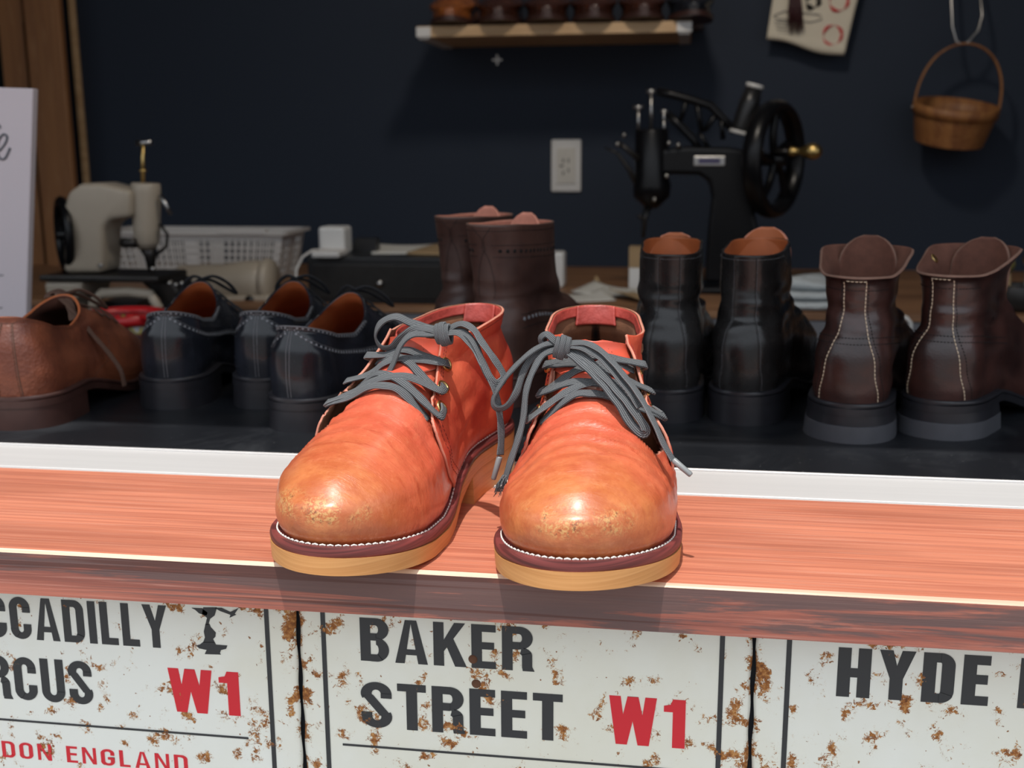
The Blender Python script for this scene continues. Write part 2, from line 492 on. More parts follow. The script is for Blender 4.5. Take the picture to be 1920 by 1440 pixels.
    def patch(s, name, left, right, v0, v1, mats, parent, off=0.001, nu=80, nv=50, flare=None, thick=0.0018, rim=1, label=None, extra=None, inward=True):
        """panel over the surface between loop positions left(v) and right(v)"""
        P = np.zeros((nv+1, nu+1, 3))
        for i in range(nv+1):
            v = v0+(v1-v0)*i/nv; a0, a1 = left(v), right(v)
            for j in range(nu+1):
                t = j/nu; tt = t
                o_ = off + (flare(v, t) if flare else 0)
                p, nn = s.pt(a0+(a1-a0)*tt, v, o_)
                if extra: p = extra(p, nn, v, t)
                P[i, j] = p
        mb = MB(); mb.grid(P, flip=(s.m < 0))
        o = mb.build(name, mats, parent, label)
        sd = o.modifiers.new('thickness', 'SOLIDIFY'); sd.thickness = thick; sd.offset = -1 if inward else 1
        if len(mats) > 1: sd.material_offset = 1; sd.material_offset_rim = rim
        return o
    def shell(s, name, mats, parent, v0=0.0, v1=1.0, thick=0.0022, keep=None, label=None):
        R = len(s.P); i0, i1 = int(v0*(R-1)), int(v1*(R-1))
        P = s.P[i0:i1+1]
        mb = MB(); r, c = P.shape[:2]
        F = []
        for i in range(r-1):
            for j in range(c):
                k = (j+1) % c
                if keep is not None and not keep(P[i, j]): continue
                q = (i*c+j, i*c+k, (i+1)*c+k, (i+1)*c+j)
                F.append(q if s.m > 0 else q[::-1])
        mb.add(P.reshape(-1, 3), F)
        o = mb.build(name, mats, parent, label)
        sd = o.modifiers.new('thickness', 'SOLIDIFY'); sd.thickness = thick; sd.offset = -1
        if len(mats) > 1: sd.material_offset = 1; sd.material_offset_rim = min(2, len(mats)-1)
        return o

def resample(pts, n): return catmull(np.asarray(pts, float), n)
def arclen_resample(P, step):
    d = np.r_[0, np.cumsum(np.linalg.norm(np.diff(P, axis=0), axis=1))]
    n = max(2, int(d[-1]/step)+1); t = np.linspace(0, d[-1], n)
    return np.stack([np.interp(t, d, P[:, k]) for k in range(3)], 1)
def stitch(mb, P, N, pitch=0.0028, ln=0.0019, r=0.00028, lift=0.0002):
    """short thread dashes along a dense path"""
    P = np.asarray(P, float); N = np.asarray(N, float)
    d = np.r_[0, np.cumsum(np.linalg.norm(np.diff(P, axis=0), axis=1))]
    t = 0.0
    while t+ln < d[-1]:
        q = []
        for e in (0, .5, 1):
            u = t+ln*e
            p = np.array([np.interp(u, d, P[:, k]) for k in range(3)])
            nn = np.array([np.interp(u, d, N[:, k]) for k in range(3)])
            q.append(p+nn*(lift+(r*0.5 if e == .5 else -r*0.3)))
        mb.tube(q, [r*.7, r, r*.7], 5, cap=False); t += pitch
    return mb
def ribbon(mb, pts, ups, w=0.006, t=0.0017, n=None, twist=None, step=0.0015):
    """flat woven lace swept along the points; ups: facing of its flat side"""
    pts = np.asarray(pts, float); ups = np.asarray(ups, float)
    k = len(pts); n = n or k*12
    P = catmull(pts, n); Uv = catmull(ups, n)
    V = []; UVs = []; F = []
    prof = [(-.5, 0), (-.42, .42), (-.2, .5), (.2, .5), (.42, .42), (.5, 0), (.42, -.42), (.2, -.5), (-.2, -.5), (-.42, -.42)]
    m = len(prof); dist = 0
    for i in range(n):
        T = P[min(i+1, n-1)]-P[max(i-1, 0)]; T /= max(np.linalg.norm(T), 1e-9)
        U = Uv[i]-T*(Uv[i]@T); U /= max(np.linalg.norm(U), 1e-9)
        B = np.cross(T, U)
        if i: dist += np.linalg.norm(P[i]-P[i-1])
        ww = w*(0.94+0.06*math.sin(dist*400))
        for (a, b) in prof:
            V.append(P[i]+B*a*ww+U*b*t); UVs.append((a, dist))
    for i in range(n-1):
        for j in range(m):
            q = (j+1) % m; F.append((i*m+j, i*m+q, (i+1)*m+q, (i+1)*m+j))
    F.append(tuple(range(m-1, -1, -1))); F.append(tuple((n-1)*m+j for j in range(m)))
    mb.add(V, F, 0, UVs)
    return P


# ------------------------------------------------------------------ the setting
def wood(name, base, dark, light, sc=(1.2, 38, 38), rough=0.55, weather=None, bump=0.35, knots=False):
    k = NT(name, base, rough)
    g = k.noise(3.0, 6, stretch=sc, rough=0.62, dist=0.4)
    g2 = k.noise(9.0, 5, stretch=(sc[0]*.7, sc[1]*2.2, sc[2]*2.2), rough=0.6)
    c = k.mix(k.mr(g, 0.36, 0.64), dark, base)
    c = k.mix(k.math('MULTIPLY', k.mr(g2, 0.52, 0.70), 0.6), c, light)
    if knots:
        v = k.n('ShaderNodeTexVoronoi'); v.inputs['Scale'].default_value = 1.0; v.inputs['Randomness'].default_value = 1.0
        mp_ = k.n('ShaderNodeMapping'); mp_.inputs['Scale'].default_value = (5.0, 17.0, 10.0); mp_.inputs['Location'].default_value = (0.37, 0.2, 0)
        k.l(k.tc.outputs['Object'], mp_.inputs[0]); k.l(mp_.outputs[0], v.inputs['Vector'])
        kn = k.mr(v.outputs['Distance'], 0.14, 0.05)
        c = k.mix(k.math('MULTIPLY', kn, 0.45), c, dark)
        wash = k.mr(k.noise(2.2, 6, stretch=(1, 9, 9), rough=0.6), 0.46, 0.62)
        c = k.mix(k.math('MULTIPLY', wash, 0.45), c, tuple(q*0.72 for q in dark))
    if weather:
        wn = k.noise(3.2, 7, stretch=(1.0, 20, 20), rough=0.68, dist=0.8)
        c = k.mix(k.math('MULTIPLY', k.mr(wn, 0.43, 0.52), 0.85), c, weather)
        ln = k.noise(4.5, 4, stretch=(0.35, 40, 40), rough=0.5)
        c = k.mix(k.math('MULTIPLY', k.mr(ln, 0.57, 0.62), 0.75), c, tuple(q*0.35 for q in dark))
    k.col(c); k.bump(g2, bump, 0.0006); k.bump(g, bump, 0.0012)
    return k.m
M_PLANK = wood('reddish_plank_top', (0.64, 0.220, 0.125), (0.46, 0.140, 0.080), (0.80, 0.46, 0.34), sc=(1.0, 75, 75), bump=.22, knots=True)
M_PLANKF = wood('weathered_plank_face', (0.46, 0.150, 0.100), (0.27, 0.085, 0.062), (0.55, 0.26, 0.20), weather=(0.105, 0.072, 0.070), rough=0.42)
M_PALE = wood('pale_bare_wood', (0.78, 0.58, 0.42), (0.62, 0.36, 0.24), (0.85, 0.7, 0.55))
M_ALU = NT('brushed_aluminium', (0.72, 0.70, 0.69), 0.42, 0.10)
M_ALU.bump(M_ALU.noise(30, 4, stretch=(1, 60, 60)), 0.15, 0.0005)
M_ALU.col(M_ALU.mix(M_ALU.noise(8, 4, stretch=(.4, 20, 20)), (0.56, 0.545, 0.535), (0.66, 0.64, 0.625)))
M_ALU = M_ALU.m
def navy():
    k = NT('navy_painted_wall', (0.010, 0.020, 0.042), 0.75)
    k.col(k.mix(k.noise(1.3, 4), (0.008, 0.016, 0.034), (0.011, 0.020, 0.038)))
    k.bump(k.noise(160, 3), 0.15, 0.001); return k.m
M_NAVY = navy()
M_DARKW = simple('dark_interior_paint', (0.020, 0.022, 0.028), 0.8, var=0.2, vs=3)
M_FLOOR = wood('shop_floor_wood', (0.10, 0.06, 0.04), (0.05, 0.03, 0.02), (0.14, 0.09, 0.06), sc=(1, 10, 10))
M_PAVE = simple('grey_street_paving', (0.30, 0.29, 0.28), 0.9, var=0.25, vs=6, bump=0.3, bs=60, bd=0.002)
def board_mat():
    k = NT('black_board_top', (0.016, 0.018, 0.022), 0.5)
    d = k.mr(k.noise(420, 2), 0.70, 0.78); sm = k.mr(k.noise(7, 5, rough=0.7, dist=1.0), 0.45, 0.75)
    c = k.mix(sm, (0.007, 0.008, 0.0105), (0.015, 0.017, 0.021))
    sc = k.mr(k.noise(14, 6, stretch=(1, 5, 1), rough=0.8, dist=2.0), 0.66, 0.72)
    c = k.mix(k.math('MULTIPLY', sc, 0.25), c, (0.09, 0.10, 0.11)); c = k.mix(k.math('MULTIPLY', d, 0.5), c, (0.22, 0.22, 0.22))
    k.col(c); k.l(k.math('MULTIPLY_ADD', sm, 0.25, 0.38), k.b.inputs['Roughness'])
    k.bump(k.noise(200, 3), 0.1, 0.0004); return k.m
M_BOARD = board_mat()

def struct(name, c, d, mat, bev=None):
    o = MB().box((0, 0, 0), d).build(name, mat); o.location = c; o['kind'] = 'structure'
    if bev: mod_bevel(o, bev)
    return o
struct('floor', (-.2, 1.1, -.93), (4.2, 2.2, .06), M_FLOOR)
struct('street_paving', (-.2, -3.0, -.93), (9, 5.96, .06), M_PAVE)
struct('wall_back', (-.2, 2.05, .25), (4.2, .10, 2.5), M_NAVY)
struct('wall_right', (1.85, 1.05, .25), (.10, 1.9, 2.5), M_NAVY)
struct('wall_left', (-2.25, 1.05, .25), (.10, 1.9, 2.5), M_DARKW)
struct('ceiling', (-.2, 1.05, 1.55), (4.2, 2.10, .10), M_DARKW)
struct('wall_front', (-.2, .1165, -.4655), (4.2, .137, .869), M_DARKW)
# header above the window opening: its lower edge decides how deep the sun falls in
struct('wall_header', (-.2, .055, 1.33), (4.4, .12, .34), M_DARKW)

# thick wooden sill plank: top, weathered face, pale worn arris
mb = MB()
x0, x1, fz, dp = -1.5, 1.3, -.0295, .167
a = .0022
prof = [(dp, fz), (dp, 0), (a, 0), (0, -a*.9), (0, fz)]
V = [(x, y, z) for x in (x0, x1) for (y, z) in prof]
n = 5
mb.add(V, [(0, 1, 6, 5)], 0, sm=False); mb.add(V, [(1, 2, 7, 6)], 0, sm=False)
mb.add(V, [(2, 3, 8, 7)], 2, sm=False); mb.add(V, [(3, 4, 9, 8)], 1, sm=False)
mb.add(V, [(4, 0, 5, 9)], 1, sm=False); mb.add(V, [(4, 3, 2, 1, 0)], 1, sm=False); mb.add(V, [(5, 6, 7, 8, 9)], 1, sm=False)
o = mb.build('trim_1', [M_PLANK, M_PLANKF, M_PALE]); o['kind'] = 'structure'
o['label'] = 'reddish wooden window ledge plank with a dark weathered front face'
# aluminium rail of the window
o = MB().box((-.1, .2005, -.0085), (2.8, .0655, .016)).box((-.1, .2315, .0002), (2.8, .0022, .0024)).box((-.1, .172, -.0002), (2.8, .002, .0012)).build('trim_2', M_ALU)
o['kind'] = 'structure'; o['label'] = 'bare aluminium window rail behind the ledge plank'; mod_bevel(o, .0006, 1)
# black topped display board that carries the shoes
t = MB().box((-.1, .497, -.012), (2.8, .525, .024)).build('display_board', M_BOARD); mod_bevel(t, .0012)
tag(t, 'long black board behind the aluminium rail, carrying the row of repaired shoes', 'display board')
for q, xx in enumerate((-1.3, 1.1)):
    l_ = MB().box((xx, .5, -.4625), (.05, .44, .875)).build('support_panel', M_DARKW, t)

# ------------------------------------------------------------------ chukka boots
def chukka(m, loc, rz, label, wk=1.0, tk=1.0):
    ft = Foot(m, L=0.296, heel=0.020, spring=0.011, plate=0.0105, welt=0.0062, hb=0.172, wk=wk)
    root = empty('chukka_boot', loc, rz, label, 'boot', 'pair of red-orange chukka boots')
    ft.root = root
    zt = ft.top
    ft.slab('outsole', 0.0, lambda y: ft.base(y)+ft.plate, ft.base, M_SOLE, root, off2=-.0008)
    ft.slab('heel', -.0006, lambda y: ft.base(y)+.0002, lambda y: y*0.0, M_SOLE, root, off2=.0002, ycut=.176)
    ft.slab('welt', -.0004, zt, lambda y: ft.base(y)+ft.plate, M_WELT, root, off2=-.0002, bulge=.0005)
    # welt stitching
    y, xa, xb = ft.outline(-.0042, 220, 0)
    P = [(xa[j], y[j], zt(y[j])) for j in range(0, len(y)) if y[j] < .30] ; Q = [(xb[j], y[j], zt(y[j])) for j in range(0, len(y))]
    loop = np.array(Q[::-1]+P[1:])
    mb = MB(); stitch(mb, loop, np.tile([0, 0, 1.], (len(loop), 1)), .0044, .0035, .00062, .0003)
    mb.build('welt_stitching', M_WSTITCH, root, 'off-white stitches')
    R = [dict(yf=.0085, yb=.2885, off=-.0075, rz=[(0, -.0008), (.3, -.0008)]),
         dict(yf=.0055, yb=.291, off=-.0050, rz=[(0, .0035), (.3, .0045)]),
         dict(yf=.0035, yb=.2935, off=-.0035, rz=[(0, .0110), (.3, .014)]),
         dict(yf=.0045, yb=.2945, off=-.0045, rz=[(0, .0200), (.15, .023), (.3, .026)]),
         dict(yf=.0105, yb=.2935, w=[(0, .041, .038), (.04, .0450, .0430), (.07, .0475, .048), (.10, .0465, .0505), (.15, .0355, .041), (.2, .030, .034), (.29, .0295, .030)],
              z=[(0, .0530), (.06, .0510), (.10, .0510), (.15, .0575), (.2, .071), (.3, .081)], af=.058),
         dict(yf=.0235, yb=.290, w=[(0, .034, .032), (.05, .036, .036), (.08, .0375, .040), (.11, .0375, .042), (.15, .0335, .0375), (.2, .0295, .033), (.29, .0285, .029)],
              z=[(0, .0615), (.07, .0620), (.11, .0655), (.15, .0735), (.2, .084), (.3, .093)], af=.055, ab=.036),
         dict(yf=.050, yb=.285, w=[(0, .027, .027), (.08, .029, .030), (.11, .031, .034), (.15, .030, .033), (.2, .0285, .031), (.28, .027, .027)],
              z=[(0, .0665), (.11, .0760), (.15, .0845), (.2, .094), (.3, .101)], af=.050, ab=.036),
         dict(yf=.085, yb=.281, w=[(0, .023, .023), (.12, .026, .028), (.15, .0275, .030), (.2, .0285, .0295), (.28, .026, .026)],
              z=[(0, .0735), (.13, .0850), (.2, .101), (.3, .107)], af=.045, ab=.037),
         dict(yf=.120, yb=.280, w=[(0, .022, .022), (.15, .0255, .026), (.2, .0295, .0295), (.28, .0265, .0265)],
              z=[(0, .0860), (.16, .098), (.2, .107), (.3, .112)], af=.042, ab=.038, c=0),
         dict(yf=.148, yb=.281, w=[(0, .022, .022), (.18, .028, .028), (.2, .0305, .0305), (.28, .028, .028)],
              z=[(0, .1020), (.18, .110), (.3, .118)], af=.038, ab=.040, c=0),
         dict(yf=.160, yb=.2835, w=[(0, .022, .022), (.18, .030, .030), (.2, .0325, .0325), (.28, .029, .029)],
              z=[(0, .1180), (.18, .119), (.23, .1215), (.3, .1265)], af=.036, ab=.042, c=0)]
    for d in R:
        if 'w' in d: d['w'] = [(q[0], q[1]*(wk if d['yf'] < .1 else tk), q[2]*(wk if d['yf'] < .1 else tk)) for q in d['w']]
    sd = 3.7 if m > 0 else 8.2
    def disp(f, P):
        D = np.zeros(P.shape[:2])
        for i in range(P.shape[0]):
            for j in range(P.shape[1]):
                x, y_, z = P[i, j]; v = i/(P.shape[0]-1)
                # creases across the vamp
                q = y_ + .35*abs(x-.004*m)*0.6 + .006*noise.noise(Vector((x*30+sd, y_*18, z*20)))
                mk = float(sstep(.040, .075, y_)*(1-sstep(.118, .150, y_))*sstep(.030, .050, z))
                cre = -abs(math.sin(q*PI/.0145+sd))**0.55*.0019 + .0010
                cre += -abs(math.sin(q*PI/.0072+1.3*sd))**0.7*.0007
                d = mk*cre*(0.5+1.0*noise.noise(Vector((x*24+9, y_*9+sd, z*9)))+.35)
                # ankle slouch
                am = float(sstep(.135, .175, y_)*(1-sstep(.25, .285, y_))*sstep(.055, .075, z)*(1-sstep(.105, .12, z)))
                d += am*(.0030*noise.noise(Vector((x*30, y_*34+sd, z*55))))
                d += .0007*noise.noise(Vector((x*45+sd, y_*45, z*45)))*float(sstep(.025, .035, z)*(1-sstep(.115, .122, z)))
                D[i, j] = d
        return D
    ft.surface(R, rows=150, n=110, disp=disp)
    def half_w(v, side):
        h0 = .5 if v <= .5 else None
        if side > 0: tab = [(.5, .225), (.60, .185), (.75, .150), (.9, .125), (1, .11)]
        else: tab = [(.40, .5), (.405, .24), (.5, .160), (.60, .128), (.75, .118), (.9, .115), (1, .11)]
        return lerp_tab(tab, v)
    def front_patch(v0, v1, nv, nu, top=False):
        TP = np.zeros((nv+1, nu+1, 3))
        for i in range(nv+1):
            v = v0+(v1-v0)*i/nv; t_ = i/nv
            k = 1.0 if not top or t_ < .6 else math.sqrt(max(0, 1-((t_-.6)/.405)**2.6))
            hm, hl = half_w(v, 1)*k, half_w(v, -1)*k
            for j in range(nu+1):
                a_ = -hl+(hm+hl)*j/nu
                p, nn = ft.pt(a_, v, 0)
                # raised middle of the tongue over the foot, curl at its top
                e = 1-abs(j/nu*2-1)
                tt = t_ if top else 0
                p = p + nn*.0006
                TP[i, j] = p + np.array([0, -.0045*tt**3, .002*tt**4])
        return TP
    mb = MB(); R_ = len(ft.P); i1 = int(.5*(R_-1))
    i2 = int(.90*(R_-1)); Pv = ft.P[:i2+1]; V = Pv.reshape(-1, 3); F = []; Mc = ft.M
    for i in range(i2):
        v = i/(R_-1)
        for j in range(Mc):
            q_ = (j+.5)/Mc
            if v > (.5 if q_ < .5 else .40) and not (q_ < half_w(v, 1)+.0 or 1-q_ < half_w(v, -1)+.0): continue
            k = (j+1) % Mc; q = (i*Mc+j, i*Mc+k, (i+1)*Mc+k, (i+1)*Mc+j)
            F.append(q if m > 0 else q[::-1])
    mb.add(V, F)
    o = mb.build('vamp', [M_ORANGE, M_FLESH, M_EDGE], root)
    sdm = o.modifiers.new('thickness', 'SOLIDIFY'); sdm.thickness = .0016; sdm.offset = -1; sdm.material_offset = 1; sdm.material_offset_rim = 2
    mb = MB(); mb.grid(front_patch(.82, .985, 36, 50, True), flip=(m < 0)); o = mb.build('tongue', [M_TONGUE, M_FLESH, M_EDGE], root)
    sdm = o.modifiers.new('thickness', 'SOLIDIFY'); sdm.thickness = .0024; sdm.offset = .6; sdm.material_offset = 1; sdm.material_offset_rim = 2
    # seam of the tongue top
    pn = []
    for q in range(41):
        a_ = (q/40*2-1)*.062; vv = .955-.075*abs(q/40*2-1)**3
        p, nn = ft.pt(a_, vv, .0022); tt = (vv-.82)/.165
        pn.append((p+np.array([0, -.0045*tt**3, .002*tt**4]), nn))
    mb = MB(); stitch(mb, [p for p, _ in pn], [q for _, q in pn], .0030, .0021, .00028, .0001); mb.build('tongue_stitching', M_RSTITCH, root, 'dark red stitches')
    # quarters, one panel round the heel with two front edges
    def edge_y(v, side):
        if side > 0:  tab = [(0, .142), (.10, .136), (.25, .122), (.38, .112), (.46, .109), (.55, .109), (.66, .1230), (.78, .1430), (.90, .160), (1.0, .167)]
        else:         tab = [(0, .138), (.08, .132), (.20, .118), (.34, .107), (.44, .104), (.55, .108), (.66, .123), (.78, .1430), (.90, .160), (1.0, .167)]
        return lerp_tab(tab, v)
    E = [(ft.a_at(v, edge_y(v, 1), 1), ft.a_at(v, edge_y(v, -1), -1)) for v in np.linspace(0, 1, 61)]
    E = np.array(E)
    # smooth the two edges
    for _ in range(3): E[1:-1] = (E[:-2]+2*E[1:-1]+E[2:])/4
    left = lambda v: float(np.interp(v, np.linspace(0, 1, 61), E[:, 0]))
    right = lambda v: float(np.interp(v, np.linspace(0, 1, 61), E[:, 1]))
    def flare(v, t):
        side_lat = t > .5
        e = min(t, 1-t)
        k = float(sstep(.36 if side_lat else .42, .54, v)*(1-.75*sstep(.86, 1.0, v)))
        amp = .0062 if side_lat else .0032
        ln = .10
        g = max(0, 1-e/ln)**2*amp*k
        # collar slack: the tips stand a little open
        g += max(0, 1-e/.12)**2*.004*float(sstep(.86, 1.0, v))
        return g
    qs = ft.patch('quarters', left, right, 0.012, 1.0, [M_ORANGEQ, M_FLESH, M_EDGE], root, off=.0019, nu=170, nv=110, flare=flare, thick=.0017, rim=2)
    def qpt(v, e, side, lift=0.0):
        """point on the quarter, e = loop distance behind its front edge"""
        t = e/(right(v)-left(v)); t = t if side > 0 else 1-t
        a_ = left(v)+(right(v)-left(v))*t
        return ft.pt(a_, v, .0019+flare(v, t)+lift)
    # stitch row along the front edges and the collar
    mb = MB()
    for side in (1, -1):
        for e in (.010, .016):
            pn = [qpt(v, e, side) for v in np.linspace(.03, .97, 130)]
            stitch(mb, [p for p, _ in pn], [q for _, q in pn], .0030, .0021, .00026, .0001)
    pn = [ft.pt(a_, .965, .0019) for a_ in np.linspace(left(.97)+.02, right(.97)-.02, 160)]
    stitch(mb, [p for p, _ in pn], [q for _, q in pn], .0030, .0021, .00026, .0001)
    mb.build('quarter_stitching', M_RSTITCH, root, 'dark red stitches')
    # rolled collar band inside, with stitching
    def inner(aa, v, o_): return ft.pt(aa, v, o_)
    lb = ft.patch('collar_lining', lambda v: left(v)+.02, lambda v: right(v)-.02, .905, .992, [M_PULL], root, off=-.0002, nu=90, nv=6, thick=.0008)
    pl = ft.patch('heel_pull', lambda v: .435, lambda v: .565, .80, .994, [M_PULL], root, off=-.0013, nu=24, nv=10, thick=.0016)
    # zigzag seam under the pull
    mb = MB(); zz = []
    for i in range(26):
        v = .80-.012*i; zz.append(ft.pt(.5+(.008 if i % 2 else -.008), v, -.0006)[0])
    mb.tube(zz, .0005, 5); mb.build('lining_seam', M_DKST, root)
    # insole
    y, xa, xb = ft.outline(-.012, 50, 0)
    V = [(xa[j], y[j], zt(y[j])+.001) for j in range(51)]+[(xb[j], y[j], zt(y[j])+.001) for j in range(51)]
    mesh_obj('insole', V, [(j, j+1, 52+j, 51+j) for j in range(50)], M_FLESH, root)
    # eyelets
    ft.eye = {}
    for side in (1, -1):
        for q, (v, e) in enumerate(((.575, .023), (.70, .023), (.825, .024), )):
            p, nn = qpt(v, e, side)
            mb = MB(); ring = []
            u = Vector(nn).orthogonal().normalized(); w_ = Vector(nn).cross(u)
            for k in range(18):
                an = 2*PI*k/18; ring.append(Vector(p+nn*.0006)+(u*math.cos(an)+w_*math.sin(an))*.0040)
            mb.tube(ring, .00115, 8, closed=True)
            mb.build('eyelet', M_BRASS, root)
            ft.eye[(side, q)] = (p, nn)
    ft.qpt = qpt; ft.left = left; ft.right = right
    return ft, root

def crossings(ft, root, order):
    """bars of lace between the eyelets, lying over the tongue"""
    VV = (.575, .70, .825)
    G_ = []
    for v in np.linspace(.40, 1, 80):
        for a_ in np.linspace(-.22, .22, 60): G_.append(ft.pt(a_, v, .0012)[0])
    G_ = np.array(G_)
    def zs(x, y):
        d = (G_[:, 0]-x)**2+(G_[:, 1]-y)**2
        k = np.argsort(d)[:4]; return G_[k, 2].max()
    mb = MB()
    for (s0, q0, s1, q1, lift, under) in order:
        (p0, n0), (p1, n1) = ft.eye[(s0, q0)], ft.eye[(s1, q1)]
        e0, m0 = ft.qpt(VV[q0], .003, s0, .0030+lift*.5); e1, m1 = ft.qpt(VV[q1], .003, s1, .0030+lift*.5)
        if under: e1 = e1-m1*.0075; m1 = m1
        pts = [p0-n0*.0022, p0+n0*.0022, e0]; ups = [n0, n0, m0]
        for t in (.25, .42, .58, .75):
            c = e0*(1-t)+e1*t; bow_ = math.sin(PI*t)
            y = c[1]-.0025*bow_
            z = max(c[2]+.0015*bow_ if not (under and t > .6) else c[2], zs(c[0], y)+.0020+lift*.6)
            pts.append(np.array([c[0], y, z])); ups.append(np.array([(c[0])*14*ft.m*ft.m, -.55, .8]))
        if under: pts += [e1]; ups += [m1]
        else: pts += [e1, p1+n1*.0022, p1-n1*.0022]; ups += [m1, n1, n1]
        ribbon(mb, pts, ups, .0064, .0016)
    mb.build('lace_crossings', M_LACE, root)

def px_path(root, pts):
    inv = root.matrix_basis.inverted()
    return [np.array(inv @ Vector(at(*p))) for p in pts]
def bow(root, name, pts, w=.0058, ups=None, t=.0015):
    P = px_path(root, pts); mb = MB()
    inv = root.matrix_basis.inverted().to_3x3()
    U = []
    for i in range(len(P)):
        if ups and ups[i] is not None: U.append(np.array(inv @ Vector(ups[i])))
        else: U.append(np.array(inv @ Vector((0, -.75, .65))))
    ribbon(mb, P, U, w, t, n=len(P)*14)
    return mb.build(name, M_LACE, root), P
def aglet(root, p0, p1, r=.0017):
    inv = root.matrix_basis.inverted()
    a_, b_ = inv @ Vector(at(*p0)), inv @ Vector(at(*p1))
    MB().tube([a_, a_.lerp(b_, .05), a_.lerp(b_, .95), b_], [r*.9, r*1.15, r, r*.8], 12).build('aglet', M_AGLET, root)

ORD = [(-1, 0, 1, 0, .0000, True), (1, 0, -1, 1, .0010, True), (-1, 0, 1, 1, .0022, False), (-1, 1, 1, 2, .0024, False), (1, 1, -1, 2, .0008, True), (-1, 2, 1, 2, .0030, False)]
fl, rl = chukka(1, (-.2105, -.038, 0), math.radians(-12.0), 'red-orange leather chukka boot with tan sole, left one of the pair on the ledge', .945, .87)
crossings(fl, rl, ORD)
fr, rr = chukka(-1, (-.0455, -.043, 0), math.radians(3.9), 'red-orange leather chukka boot with tan sole, right one of the pair on the ledge')
crossings(fr, rr, ORD)


# ------------------------------------------------------------------ tin street signs under the ledge
YS = .042            # front of the sheets
def enamel(name, base, rustk=1.0, letters=False):
    k = NT(name, base, 0.38)
    X, Y, Z = k.xyz()[:3]
    big = k.noise(7.0, 3)
    c = k.mix(k.mr(k.noise(5, 5, rough=0.6), 0.40, 0.75), base, tuple(q*w_ for q, w_ in zip(base, (0.93, 0.90, 0.82)))) if not letters else None
    # rust blooms: clusters that break up at their rims, thicker along the rims of the sheet
    clus = k.noise(84, 2, rough=0.4); brk = k.noise(330, 5, rough=0.75, dist=1.2)
    v = k.math('ADD', k.math('MULTIPLY', clus, 0.58), k.math('MULTIPLY', brk, 0.42))
    if not letters:
        ex = k.n('ShaderNodeAttribute'); ex.attribute_name = 'rim'
        v = k.math('ADD', v, k.math('MULTIPLY', ex.outputs['Fac'], 0.105*rustk))
    m_ = k.mr(v, 0.590, 0.608) if not letters else k.mr(v, 0.648, 0.664)
    rust = k.ramp(k.noise(420, 4, rough=0.7), [(0.3, (0.11, 0.035, 0.012)), (0.5, (0.36, 0.13, 0.030)), (0.68, (0.62, 0.33, 0.11))])
    sp = k.mr(k.noise(240, 2), 0.715, 0.74)
    c0 = c if c is not None else base
    if not letters: c0 = k.mix(k.math('MULTIPLY', k.mr(v, 0.55, 0.62), 0.25), c0, (0.62, 0.47, 0.25))
    c1 = k.mix(sp, c0, (0.30, 0.13, 0.05)) if not letters else c0
    c2 = k.mix(m_, c1, rust); k.col(c2)
    k.l(k.math('MULTIPLY_ADD', m_, 0.45, 0.36), k.b.inputs['Roughness'])
    k.bump(m_, 0.3, -0.0004)
    return k.m
M_ENAMEL = enamel('white_enamel_with_rust', (0.88, 0.89, 0.82))
M_LBLACK = enamel('black_sign_lettering', (0.030, 0.032, 0.035), letters=True)
M_LRED = enamel('red_sign_lettering', (0.70, 0.016, 0.030), letters=True)
M_RUSTE = simple('rusty_brown_sheet_edge', (0.13, 0.055, 0.028), 0.85, var=0.5, vs=120, bump=0.4)

